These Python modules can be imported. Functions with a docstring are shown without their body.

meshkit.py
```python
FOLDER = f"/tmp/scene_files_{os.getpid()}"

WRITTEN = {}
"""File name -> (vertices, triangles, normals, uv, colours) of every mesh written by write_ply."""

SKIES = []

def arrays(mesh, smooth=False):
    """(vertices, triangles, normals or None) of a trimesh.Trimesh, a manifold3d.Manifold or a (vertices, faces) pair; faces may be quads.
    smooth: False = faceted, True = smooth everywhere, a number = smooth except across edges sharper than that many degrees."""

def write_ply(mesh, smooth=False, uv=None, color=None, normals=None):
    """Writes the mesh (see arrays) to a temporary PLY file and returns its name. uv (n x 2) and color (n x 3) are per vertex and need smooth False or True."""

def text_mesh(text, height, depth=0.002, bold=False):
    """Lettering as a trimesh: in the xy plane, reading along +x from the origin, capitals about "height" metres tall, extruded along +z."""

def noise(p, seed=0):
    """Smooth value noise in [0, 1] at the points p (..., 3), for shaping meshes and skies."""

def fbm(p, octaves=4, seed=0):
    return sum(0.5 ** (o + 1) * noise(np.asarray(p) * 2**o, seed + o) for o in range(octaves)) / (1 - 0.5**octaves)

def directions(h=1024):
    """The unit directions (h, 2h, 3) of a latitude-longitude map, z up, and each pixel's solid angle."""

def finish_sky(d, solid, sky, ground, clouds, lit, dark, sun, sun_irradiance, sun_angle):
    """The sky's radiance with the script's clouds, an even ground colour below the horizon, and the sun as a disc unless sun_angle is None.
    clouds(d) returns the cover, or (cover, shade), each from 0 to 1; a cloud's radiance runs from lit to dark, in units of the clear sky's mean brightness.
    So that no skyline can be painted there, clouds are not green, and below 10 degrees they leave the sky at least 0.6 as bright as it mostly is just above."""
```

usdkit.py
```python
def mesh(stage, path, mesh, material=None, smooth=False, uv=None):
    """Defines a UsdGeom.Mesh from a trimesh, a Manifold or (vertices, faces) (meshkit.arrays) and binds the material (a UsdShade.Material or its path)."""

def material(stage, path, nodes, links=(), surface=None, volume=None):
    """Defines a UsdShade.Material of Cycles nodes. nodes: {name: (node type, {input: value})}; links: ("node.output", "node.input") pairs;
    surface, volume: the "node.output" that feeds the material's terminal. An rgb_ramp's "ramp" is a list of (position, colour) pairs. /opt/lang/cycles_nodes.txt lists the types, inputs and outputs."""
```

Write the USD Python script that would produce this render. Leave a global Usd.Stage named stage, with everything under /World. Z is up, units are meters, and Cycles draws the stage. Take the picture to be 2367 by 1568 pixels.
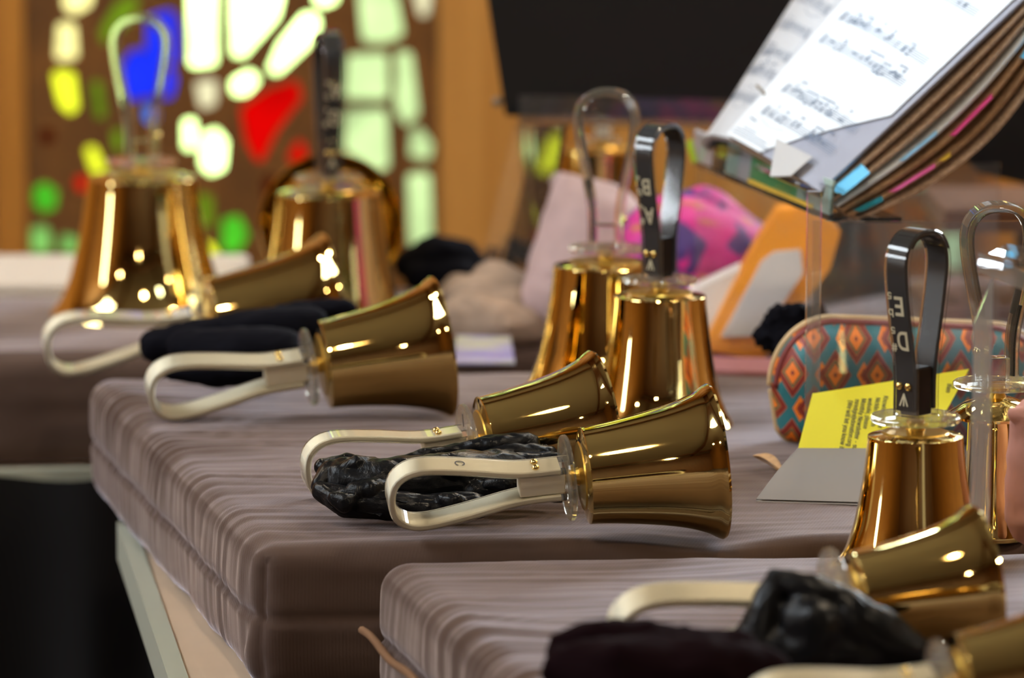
import math, random
import numpy as np, trimesh, manifold3d, shapely.geometry as sg
import usdkit, meshkit
from pxr import Usd, UsdGeom, UsdLux, UsdShade, Gf, Sdf, Vt

stage = Usd.Stage.CreateInMemory()
UsdGeom.SetStageUpAxis(stage, UsdGeom.Tokens.z)
UsdGeom.SetStageMetersPerUnit(stage, 1.0)
UsdGeom.Xform.Define(stage, '/World')
UsdGeom.Scope.Define(stage, '/World/Looks')

# ------------------------------------------------------------------ camera
FPX, CX, CY = 10072.0, 1183.5, 784.0
PITCH = math.radians(8.4)
Z0 = 0.85                       # top of the foam pads
CAM = np.array([0, 0, Z0 + 0.652])
cam = UsdGeom.Camera.Define(stage, '/World/camera')
cam.CreateFocalLengthAttr(100.0)
cam.CreateHorizontalApertureAttr(23.5)
cam.CreateVerticalApertureAttr(23.5 * 1568 / 2367)
cam.CreateFStopAttr(3.1)
cam.CreateFocusDistanceAttr(3.47)
cam.CreateClippingRangeAttr(Gf.Vec2f(0.05, 100))
cam.CreateExposureAttr(0.22)
cam.AddTranslateOp().Set(Gf.Vec3d(*CAM))
cam.AddRotateXOp().Set(90 - math.degrees(PITCH))

# ------------------------------------------------------------------ lights: emission of the room's lamps, windows, stained glass and the music light
LAMP = 150.0          # ceiling lamps' emission
SKYLIGHT = 17.0       # daylight in the left window, the skylight and the added back window
GLASS = 1.0          # stained glass
LED = 78.0

# ------------------------------------------------------------------ helpers
USED = {}
def numbered(parent, name):
    k = (parent, name); n = USED.get(k, 0); USED[k] = n + 1
    return f'{parent}/{name}' + (f'_{n:03d}' if n else '')
def tag(p, label=None, cat=None, group=None, kind=None):
    p = p.GetPrim() if hasattr(p, 'GetPrim') else p
    for k, v in (('label', label), ('category', cat), ('group', group), ('kind', kind)):
        if v: p.SetCustomDataByKey(k, v)
    return p
def thing(name, label, cat, group=None, mat4=None, loc=None, kind=None):
    x = UsdGeom.Xform.Define(stage, numbered('/World', name))
    if mat4 is not None:
        x.AddTransformOp().Set(Gf.Matrix4d(*[float(c) for c in np.asarray(mat4).T.ravel()]))
    elif loc is not None:
        x.AddTranslateOp().Set(Gf.Vec3d(*map(float, loc)))
    tag(x, label, cat, group, kind)
    return x
def obj(name, mesh, mat, parent=None, smooth=False, label=None, kind=None, uv=None):
    base = str(parent.GetPath()) if parent is not None else '/World'
    m = usdkit.mesh(stage, numbered(base, name), mesh, MAT[mat], smooth=smooth, uv=uv)
    tag(m, label, kind=kind)
    return m
def P(px, py, D):
    """The point seen at the photograph's pixel at distance D along the room."""
    x = (px - CX) / FPX; u = -(py - CY) / FPX
    d = np.array([x, math.cos(PITCH) + u * math.sin(PITCH), -math.sin(PITCH) + u * math.cos(PITCH)])
    return CAM + d * (D / d[1])
def G(px, py, z=Z0):
    x = (px - CX) / FPX; u = -(py - CY) / FPX
    d = np.array([x, math.cos(PITCH) + u * math.sin(PITCH), -math.sin(PITCH) + u * math.cos(PITCH)])
    return CAM + d * ((z - CAM[2]) / d[2])
def cat(ms): return trimesh.util.concatenate(ms)
def box(x0, x1, y0, y1, z0, z1):
    b = trimesh.creation.box((x1 - x0, y1 - y0, z1 - z0)); b.apply_translation(((x0 + x1) / 2, (y0 + y1) / 2, (z0 + z1) / 2)); return b
def rbox(x0, x1, y0, y1, z0, z1, r=.004, seg=12):
    s = [manifold3d.Manifold.sphere(r, seg).translate([x, y, z]) for x in (x0 + r, x1 - r) for y in (y0 + r, y1 - r) for z in (z0 + r, z1 - r)]
    return manifold3d.Manifold.batch_hull(s)
def slab(p00, p10, p11, p01, t):
    """A solid plate with the four given corners as front face and thickness t behind it."""
    p = np.array([p00, p10, p11, p01], float)
    n = np.cross(p[1] - p[0], p[3] - p[0]); n /= np.linalg.norm(n)
    v = np.vstack([p, p - n * t])
    f = [[0, 1, 2], [0, 2, 3], [4, 6, 5], [4, 7, 6]]
    for i in range(4):
        j = (i + 1) % 4; f += [[i, i + 4, j], [j, i + 4, j + 4]]
    return trimesh.Trimesh(v, f, process=False)
def sheet(grid, t):
    """A solid sheet from a (n, m, 3) grid of points and a thickness behind it."""
    n, m, _ = grid.shape
    du = np.gradient(grid, axis=0); dv = np.gradient(grid, axis=1)
    nn = np.cross(du, dv); nn /= np.maximum(np.linalg.norm(nn, axis=2, keepdims=True), 1e-12)
    v = np.vstack([grid.reshape(-1, 3), (grid - nn * t).reshape(-1, 3)]); N = n * m
    I = np.arange(N).reshape(n, m); f = []
    a, b, c, d = I[:-1, :-1].ravel(), I[1:, :-1].ravel(), I[1:, 1:].ravel(), I[:-1, 1:].ravel()
    f.append(np.stack([a, b, c], 1)); f.append(np.stack([a, c, d], 1))
    f.append(np.stack([a, c, b], 1) + N); f.append(np.stack([a, d, c], 1) + N)
    ring = np.concatenate([I[:, 0], I[-1, 1:], I[-2::-1, -1], I[0, -2:0:-1]])
    r2 = np.roll(ring, -1)
    f.append(np.stack([ring, ring + N, r2], 1)); f.append(np.stack([r2, ring + N, r2 + N], 1))
    tm = trimesh.Trimesh(v, np.vstack(f), process=False)
    return tm
def lathe(prof, seg=96):
    prof = np.asarray(prof, float); n = len(prof)
    a = np.linspace(0, 2 * np.pi, seg, endpoint=False)
    v = np.stack([np.outer(np.cos(a), prof[:, 0]), np.outer(np.sin(a), prof[:, 0]), np.tile(prof[:, 1], (seg, 1))], -1).reshape(-1, 3)
    f = []
    for i in range(seg):
        j = (i + 1) % seg
        for k in range(n - 1):
            f += [[i * n + k, j * n + k, j * n + k + 1], [i * n + k, j * n + k + 1, i * n + k + 1]]
    t = trimesh.Trimesh(v, f); t.update_faces(t.nondegenerate_faces()); return t
def spline(pts, n):
    from scipy.interpolate import CubicSpline
    p = np.asarray(pts, float); s = np.r_[0, np.cumsum(np.linalg.norm(np.diff(p, axis=0), axis=1))]
    return CubicSpline(s, p)(np.linspace(0, s[-1], n))
def tube(path, r, seg=12):
    p = np.asarray(path, float); r = np.broadcast_to(r, len(p))
    t = np.gradient(p, axis=0); t /= np.linalg.norm(t, axis=1, keepdims=True)
    u = np.cross(t[0], [0.3, 0.2, 0.93]); u /= np.linalg.norm(u); V = []
    for i in range(len(p)):
        u = u - t[i] * (u @ t[i]); u /= np.linalg.norm(u); w = np.cross(t[i], u)
        a = np.linspace(0, 2 * np.pi, seg, endpoint=False)
        V.append(p[i] + r[i] * (np.outer(np.cos(a), u) + np.outer(np.sin(a), w)))
    V = np.vstack(V + [p[:1], p[-1:]]); N = len(p); f = []
    for i in range(N - 1):
        for k in range(seg):
            k2 = (k + 1) % seg; a, b, c, d = i * seg + k, i * seg + k2, (i + 1) * seg + k2, (i + 1) * seg + k
            f += [[a, b, c], [a, c, d]]
    for k in range(seg):
        k2 = (k + 1) % seg; f += [[N * seg, k2, k], [N * seg + 1, (N - 1) * seg + k, (N - 1) * seg + k2]]
    return trimesh.Trimesh(V, f, process=False)
def blob(chains, edge=.004, amp=.002, freq=80, seed=1, smooth=8, stretch=(1, 1, 1)):
    """One continuous soft body: hulls along chains of (point, radius), joined, smoothed and wrinkled."""
    parts = []
    for ch in chains:
        if len(ch) == 1: ch = [ch[0], ch[0]]
        for (a, ra), (b, rb) in zip(ch[:-1], ch[1:]):
            parts.append(manifold3d.Manifold.batch_hull([manifold3d.Manifold.sphere(ra, 20).translate(list(map(float, a))), manifold3d.Manifold.sphere(rb, 20).translate(list(map(float, b)))]))
    m = manifold3d.Manifold.batch_boolean(parts, manifold3d.OpType.Add).refine_to_length(edge)
    me = m.to_mesh(); t = trimesh.Trimesh(me.vert_properties[:, :3], me.tri_verts)
    q0 = t.vertices.copy(); trimesh.smoothing.filter_taubin(t, iterations=smooth)
    far = ~(np.linalg.norm(t.vertices - q0, axis=1) < edge * 2.5); t.vertices = np.where(far[:, None], q0, t.vertices)
    p = t.vertices * np.array(stretch)
    h = np.abs(meshkit.fbm(p * freq, 3, seed) - .5) * 2
    w = meshkit.fbm(p * freq * .35, 2, seed + 9) - .5
    t.vertices = t.vertices + t.vertex_normals * ((h - .35) * amp + w * amp * 2.2)[:, None]
    return t
def unit(v): v = np.asarray(v, float); return v / np.linalg.norm(v)

# ------------------------------------------------------------------ materials
MAT = {}
def M(name, nodes, links=(), surface='p.BSDF', volume=None):
    MAT[name] = usdkit.material(stage, '/World/Looks/' + name, nodes, links, surface, volume)
def plain(name, col, rough=.5, var=0, scale=8, **kw):
    n = {'p': ('principled_bsdf', {'base_color': col, 'roughness': rough, **kw})}
    l = []
    if var:
        n['t'] = ('noise_texture', {'scale': scale, 'detail': 4.0})
        n['g'] = ('geometry', {})
        n['r'] = ('rgb_ramp', {'ramp': [(.3, tuple(c * (1 - var) for c in col)), (.7, tuple(min(1, c * (1 + var)) for c in col))]})
        l = [('g.position', 't.vector'), ('t.fac', 'r.fac'), ('r.color', 'p.base_color')]
    M(name, n, l)
M('brass', {'p': ('principled_bsdf', {'base_color': (.80, .59, .22), 'metallic': 1.0, 'roughness': .035}),
            'g': ('geometry', {}), 't': ('noise_texture', {'scale': 35.0, 'detail': 5.0}),
            'm': ('map_range', {'from_min': .4, 'from_max': .75, 'to_min': .025, 'to_max': .075})},
  [('g.position', 't.vector'), ('t.fac', 'm.value'), ('m.result', 'p.roughness')])
plain('brass_satin', (.80, .50, .10), .3, metallic=1.0)
plain('crown_amber', (.60, .36, .06), .24, metallic=.8)
plain('brass_inside', (.55, .34, .10), .3, metallic=1.0)
plain('clear_plastic', (.97, .97, .96), .03, transmission_weight=1.0, ior=1.45)
def film(name, tint, edge, ior=1.45):
    M(name, {'f': ('fresnel', {'IOR': ior}), 't': ('transparent_bsdf', {'color': tint}), 'g': ('glossy_bsdf', {'color': (1, 1, 1), 'roughness': .03}), 'd': ('translucent_bsdf', {'color': (.8, .8, .8)}),
             'e': ('diffuse_bsdf', {'color': (.8, .8, .8)}), 'a': ('add_closure', {}), 'x': ('mix_closure', {'fac': edge}), 'y': ('mix_closure', {})},
      [('d.BSDF', 'a.closure1'), ('e.BSDF', 'a.closure2'), ('t.BSDF', 'x.closure1'), ('e.BSDF', 'x.closure2'), ('f.fac', 'y.fac'), ('x.closure', 'y.closure1'), ('g.BSDF', 'y.closure2')], surface='y.closure')
film('acrylic', (.95, .955, .955), .03)
film('acrylic_post', (.92, .92, .92), .12)  # whitened for the bright highlight lines along the corner
film('acrylic_edge', (.85, .86, .88), .30)  # white mixed in for the glow of light piped to acrylic edges
film('clear_film', (1.0, 1.0, .99), .04)
M('clear_loop', {'f': ('glass_bsdf', {'color': (.97, .97, .95), 'roughness': .02, 'IOR': 1.45}), 't': ('transparent_bsdf', {'color': (.97, .97, .93)}), 'e': ('diffuse_bsdf', {'color': (.8, .8, .7)}),
                 'x': ('mix_closure', {'fac': .10}), 'y': ('mix_closure', {'fac': .55})},
  [('t.BSDF', 'x.closure1'), ('e.BSDF', 'x.closure2'), ('x.closure', 'y.closure1'), ('f.BSDF', 'y.closure2')], surface='y.closure')
plain('strap_white', (.93, .88, .72), .3)
plain('strap_black', (.006, .006, .008), .25, specular_ior_level=.25)
plain('lettering_ivory', (.62, .58, .42), .5)
plain('ink', (.05, .05, .06), .7)
plain('ink_soft', (.16, .21, .30), .7)
def fabric(name, col, col2):
    M(name, {'g': ('geometry', {}), 'n1': ('noise_texture', {'scale': 700.0, 'detail': 2.0}), 'n2': ('noise_texture', {'scale': 9.0, 'detail': 3.0}),
             'mp': ('mapping', {'rotation': (0, 0, .25)}), 'w': ('wave_texture', {'scale': 120.0, 'distortion': .6}) ,
             'r': ('rgb_ramp', {'ramp': [(.3, col), (.75, col2)]}), 'a': ('math', {'math_type': 'multiply_add', 'value2': .5}),
             'b': ('bump', {'strength': .15, 'distance': .0006}),
             'p': ('principled_bsdf', {'roughness': .9, 'sheen_weight': .9, 'sheen_roughness': .32, 'sheen_tint': (.86, .80, .90), 'specular_ior_level': .2})},
      [('g.position', 'n1.vector'), ('g.position', 'n2.vector'), ('g.position', 'mp.vector'), ('mp.vector', 'w.vector'), ('w.fac', 'a.value1'), ('n1.fac', 'a.value3'),
       ('a.value', 'b.height'), ('b.normal', 'p.normal'), ('n2.fac', 'r.fac'), ('r.color', 'p.base_color')])
fabric('corduroy', (.072, .043, .032), (.108, .070, .055))
plain('corduroy_dark', (.07, .045, .038), .9)
plain('piping', (.20, .10, .045), .8)
M('leather', {'g': ('geometry', {}), 'n': ('noise_texture', {'scale': 42.0, 'detail': 7.0, 'roughness': .6, 'distortion': 1.6}), 'b': ('bump', {'strength': .5, 'distance': .003}),
              'p': ('principled_bsdf', {'base_color': (.006, .0065, .008), 'roughness': .22, 'specular_ior_level': .17})}, [('g.position', 'n.vector'), ('n.fac', 'b.height'), ('b.normal', 'p.normal')])
plain('black_cloth', (.0035, .0035, .007), .85, specular_ior_level=.08)
plain('plum_cloth', (.007, .0022, .0035), .95, specular_ior_level=.04)
plain('black_matte', (.004, .004, .005), .7, specular_ior_level=.25)
plain('black_folder', (.007, .006, .006), .5, specular_ior_level=.3)
plain('table_cream', (.62, .47, .34), .45, var=.06)
plain('table_edge', (.42, .44, .36), .4)
plain('table_white', (.60, .53, .46), .7)
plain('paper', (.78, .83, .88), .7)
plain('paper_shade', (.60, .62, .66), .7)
plain('page_curl_shade', (.34, .35, .42), .75)  # white sheet greyed for the shade its curl would give
plain('paper_grey', (.50, .49, .49), .75)
plain('page_edge', (.52, .37, .26), .8, var=.25, scale=300)
plain('page_tan', (.40, .24, .13), .8, var=.2, scale=200)
plain('card_yellow', (.72, .66, .02), .7)
plain('shaded_flap', (.22, .20, .19), .75)  # white paper turned from the light, its shade put into the grey
for nm, c in dict(tab_cyan=(.16, .55, .85), tab_blue=(.30, .58, .85), tab_magenta=(.65, .05, .22), tab_pink=(.75, .14, .40), tab_teal=(.02, .25, .35),
                  label_black=(.012, .016, .01), label_lime=(.32, .45, .02), cover_green=(.06, .33, .12), cover_pale=(.38, .50, .44), cover_gray=(.45, .44, .46), cover_yellow=(.75, .50, .06), lime_tag=(.45, .62, .03)).items():
    plain(nm, c, .5)
plain('leaf', (.45, .27, .13), .7, var=.2, scale=120)
plain('orange', (1.0, .36, .005), .6)
plain('white_cloth', (.72, .68, .66), .8)
plain('pink_cloth', (.42, .17, .18), .8)
plain('mauve_cloth', (.46, .33, .33), .75, var=.15, scale=14)
plain('beige_cloth', (.30, .215, .16), .85, var=.35, scale=16)
plain('pink_soft', (.60, .30, .27), .6, var=.15, scale=25)
M('magenta_print', {'g': ('geometry', {}), 'n': ('voronoi_texture', {'scale': 21.0}), 'n2': ('noise_texture', {'scale': 13.0, 'detail': 2.0, 'distortion': 1.5}),
                    'r': ('rgb_ramp', {'ramp': [(0, (.45, .22, .03)), (.36, (.50, .16, .04)), (.41, (.62, .02, .26)), (.55, (.66, .02, .30)), (.60, (.07, .03, .20)), (1, (.05, .03, .22))]}),
                    'p': ('principled_bsdf', {'roughness': .6})},
  [('g.position', 'n2.vector'), ('n2.fac', 'r.fac'), ('r.color', 'p.base_color')])
plain('zip_gold', (.60, .42, .22), .45)
plain('maroon', (.20, .025, .022), .6)
M('glossy_two_tone', {'g': ('geometry', {}), 's': ('separate_xyz', {}), 'n': ('noise_texture', {'scale': 9.0}),
                   'r': ('rgb_ramp', {'ramp': [(.40, (.30, .28, .62)), (.52, (.45, .44, .68)), (.60, (.62, .64, .45))]}), 'p': ('principled_bsdf', {'roughness': .25})},
  [('g.position', 'n.vector'), ('n.fac', 'r.fac'), ('r.color', 'p.base_color')])  # lavender passing into pale yellow by noise
# wood
def wood(name, a, b):
    M(name, {'g': ('geometry', {}), 'o': ('object_info', {}), 'mp': ('mapping', {'scale': (26, 26, .8)}), 'n': ('noise_texture', {'scale': 1.0, 'detail': 5.0, 'distortion': .4}),
             'r': ('rgb_ramp', {'ramp': [(.3, a), (.7, b)]}), 'p': ('principled_bsdf', {'roughness': .45})},
      [('g.position', 'mp.vector'), ('mp.vector', 'n.vector'), ('n.fac', 'r.fac'), ('r.color', 'p.base_color')])
wood('wood_orange', (.40, .15, .016), (.58, .25, .035))
wood('wood_light', (.50, .22, .04), (.68, .34, .08))
wood('wood_brown', (.20, .08, .014), (.32, .135, .028))
wood('wood_dark', (.10, .04, .015), (.16, .065, .025))
plain('resin', (.17, .065, .006), .6, var=.3, scale=10)
plain('ceiling_paint', (.38, .34, .27), .9)
plain('wall_paint', (.50, .36, .22), .9)
plain('carpet', (.10, .07, .06), .95, var=.2, scale=60)
plain('lamp_metal', (.25, .22, .18), .4, metallic=1.0)
def glow(name, col, s, rough=.15):
    M(name, {'g': ('geometry', {}), 'n': ('noise_texture', {'scale': 14.0, 'detail': 2.0}), 'm': ('map_range', {'from_min': .3, 'from_max': .7, 'to_min': s * .75, 'to_max': s * 1.25}),
             'p': ('principled_bsdf', {'base_color': tuple(c * .12 for c in col), 'roughness': .35, 'specular_ior_level': .1, 'emission_color': col, 'emission_strength': s})},
      [('g.position', 'n.vector'), ('n.fac', 'm.value'), ('m.result', 'p.emission_strength')])
glow('glass_white', (.68, 1.0, .36), 4.2 * GLASS)
glow('glass_cream', (.95, .90, .55), .75 * GLASS)
glow('glass_pale', (.62, .85, .38), 1.0 * GLASS)
glow('glass_yellow', (.85, .95, .03), 1.25 * GLASS)
glow('glass_lemon', (1.0, .93, .35), 1.5 * GLASS)
glow('glass_green', (.07, .50, .02), 1.0 * GLASS)
glow('glass_moss', (.16, .28, .01), .8 * GLASS)
glow('glass_mint', (.22, .55, .12), 1.0 * GLASS)
glow('glass_blue', (.01, .03, .85), 1.0 * GLASS)
glow('glass_azure', (.03, .22, .95), .95 * GLASS)
glow('glass_red', (.72, .0, .0), .85 * GLASS)
glow('glass_wine', (.10, .005, .0), .5 * GLASS)
glow('glass_sage', (.50, .72, .42), .62 * GLASS)
glow('glass_olive', (.28, .32, .12), .5 * GLASS)
M('lamp_glow', {'e': ('emission', {'color': (1.0, .84, .62), 'strength': LAMP})}, surface='e.emission')
M('led_glow', {'e': ('emission', {'color': (.70, .87, 1.0), 'strength': LED})}, surface='e.emission')
M('day_glow', {'e': ('emission', {'color': (.86, .94, 1.0), 'strength': SKYLIGHT})}, surface='e.emission')

# pouch print: rows of stepped diamonds, half-dropped, from the mesh's st
def diamonds():
    n = {'uv': ('uvmap', {'attribute': 'st'}), 's': ('separate_xyz', {})}; l = [('uv.UV', 's.vector')]; cnt = [0]
    def m(t, a, b=None, c=None):
        cnt[0] += 1; k = f'm{cnt[0]}'; inp = {'math_type': t}
        for nm, v in (('value1', a), ('value2', b), ('value3', c)):
            if v is None: continue
            if isinstance(v, str): l.append((v, f'{k}.{nm}'))
            else: inp[nm] = v
        n[k] = ('math', inp); return f'{k}.value'
    def lat(du, dv, hw, hh, sx):
        x = m('subtract', m('fraction', m('add', 's.x', du)), .5)
        x = m('add', x, sx)
        y = m('subtract', m('multiply', m('fraction', m('multiply', m('add', 's.y', dv), .5)), 2.0), 1.0)
        return m('add', m('divide', m('absolute', x), hw), m('divide', m('absolute', y), hh))
    d = m('minimum', lat(0, 0, .37, .68, -.05), lat(.5, 1, .37, .68, -.05))
    e = m('minimum', lat(0, 0, .17, .38, .27), lat(.5, 1, .17, .38, .27))
    teal, red, org, grn = (.018, .165, .19), (.22, .018, .010), (.90, .21, .008), (.05, .12, .06)
    n['r1'] = ('rgb_ramp', {'interpolate': False, 'ramp': [(0, red), (.06, org), (.235, (.30, .07, .01)), (.26, grn), (.32, org), (.335, red), (.5, (.55, .09, .01)), (.525, teal)]})
    n['r2'] = ('rgb_ramp', {'interpolate': False, 'ramp': [(0, red), (.25, org), (.5, teal)]})
    l.append((m('multiply', d, .5), 'r1.fac')); l.append((m('multiply', e, .5), 'r2.fac'))
    n['x'] = ('mix_color', {}); l += [(m('greater_than', d, 1.05), 'x.fac'), ('r1.color', 'x.a'), ('r2.color', 'x.b')]
    n['p'] = ('principled_bsdf', {'roughness': .5}); l.append(('x.result', 'p.base_color'))
    M('diamond_print', n, l)
diamonds()

# ------------------------------------------------------------------ the room
RX0, RX1, RY0, RY1, RH = -5.0, 5.0, -4.0, 6.9, 3.9
tag(obj('floor', box(RX0, RX1, RY0, RY1, -.1, 0), 'carpet'), 'dark brown carpet floor of the hall', kind='structure')
ceil = thing('ceiling', 'cream ceiling of the hall crossed by dark beams', None, kind='structure')
SKX, SKY = (-4.3, -2.9), (2.0, 4.7)                     # skylight opening
for b_ in (box(RX0, RX1, RY0, SKY[0], RH, RH + .1), box(RX0, RX1, SKY[1], RY1, RH, RH + .1), box(RX0, SKX[0], *SKY, RH, RH + .1), box(SKX[1], RX1, *SKY, RH, RH + .1)):
    obj('ceiling_panel', b_, 'ceiling_paint', ceil)
sk = thing('window_3', 'bright square skylight in the ceiling', None, kind='structure')
obj('pane', box(*SKX, *SKY, RH + .10, RH + .12), 'day_glow', sk)
obj('window_frame', cat([box(SKX[0], SKX[0] + .04, *SKY, RH, RH + .1), box(SKX[1] - .04, SKX[1], *SKY, RH, RH + .1), box(*SKX, SKY[0], SKY[0] + .04, RH, RH + .1), box(*SKX, SKY[1] - .04, SKY[1], RH, RH + .1)]), 'wood_dark', sk)
for y in (-2.6, 5.2):
    obj('beam', box(RX0, RX1, y - .11, y + .11, RH - .22, RH), 'wood_dark', ceil)
for x in (-2.4, 2.6):
    obj('beam', box(x - .11, x + .11, RY0, RY1, RH - .20, RH), 'wood_dark', ceil)
tag(obj('wall_right', box(RX1, RX1 + .1, RY0, RY1, 0, RH), 'wood_brown'), 'brown wooden side wall of the hall', kind='structure')
tag(obj('wall_front', box(RX0, RX1, RY0 - .1, RY0, 0, RH), 'wood_dark'), 'dark wooden wall of the hall behind the viewer', kind='structure')
wl = thing('wall_left', 'brown wooden side wall with a window opening', None, kind='structure')
obj('wall_panel', box(RX0 - .1, RX0, RY0, RY1, 0, 1.25), 'wood_brown', wl)
obj('wall_panel', box(RX0 - .1, RX0, RY0, RY1, 3.1, RH), 'wood_brown', wl)
wins = [(2.25, 2.65)]
ed = [RY0] + [c for w in wins for c in w] + [RY1]
for a, b in zip(ed[::2], ed[1::2]): obj('wall_panel', box(RX0 - .1, RX0, a, b, 1.25, 3.1), 'wood_brown', wl)
for k, (a, b) in enumerate(wins):
    w = thing(f'window_{k + 1}', 'tall bright daylight window in the side wall', None, kind='structure')
    obj('pane', box(RX0 - .08, RX0 - .06, a, b, 1.25, 3.1), 'day_glow', w)
    f = [box(RX0 - .05, RX0 + .02, a - .04, a + .03, 1.2, 3.15), box(RX0 - .05, RX0 + .02, b - .03, b + .04, 1.2, 3.15), box(RX0 - .05, RX0 + .02, a, b, 1.2, 1.27), box(RX0 - .05, RX0 + .02, a, b, 3.08, 3.15)]
    obj('window_frame', cat(f), 'wood_dark', w)

WY = 6.8                         # face of the stained-glass wall
wb = thing('wall_back', 'orange vertical board wall around the coloured glass', None, kind='structure')
xs_l, xs_r = P(62, 300, WY)[0], P(1012, 300, WY)[0]
rng = random.Random(4)
def planks(x0, x1, pitch=.135, z1=RH):
    x = x0
    while x < x1 - .01:
        e = min(x + pitch, x1)
        y = WY + rng.uniform(-.004, .004)
        v = box(x + .002, e - .002, y, y + .03, 0, z1)
        obj('plank', v, rng.choice(['wood_orange', 'wood_light', 'wood_orange']), wb); x = e
planks(RX0, xs_l); planks(xs_r, RX1)
obj('wall_backing', box(RX0, RX1, WY + .06, WY + .1, 0, RH), 'wood_dark', wb)

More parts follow.
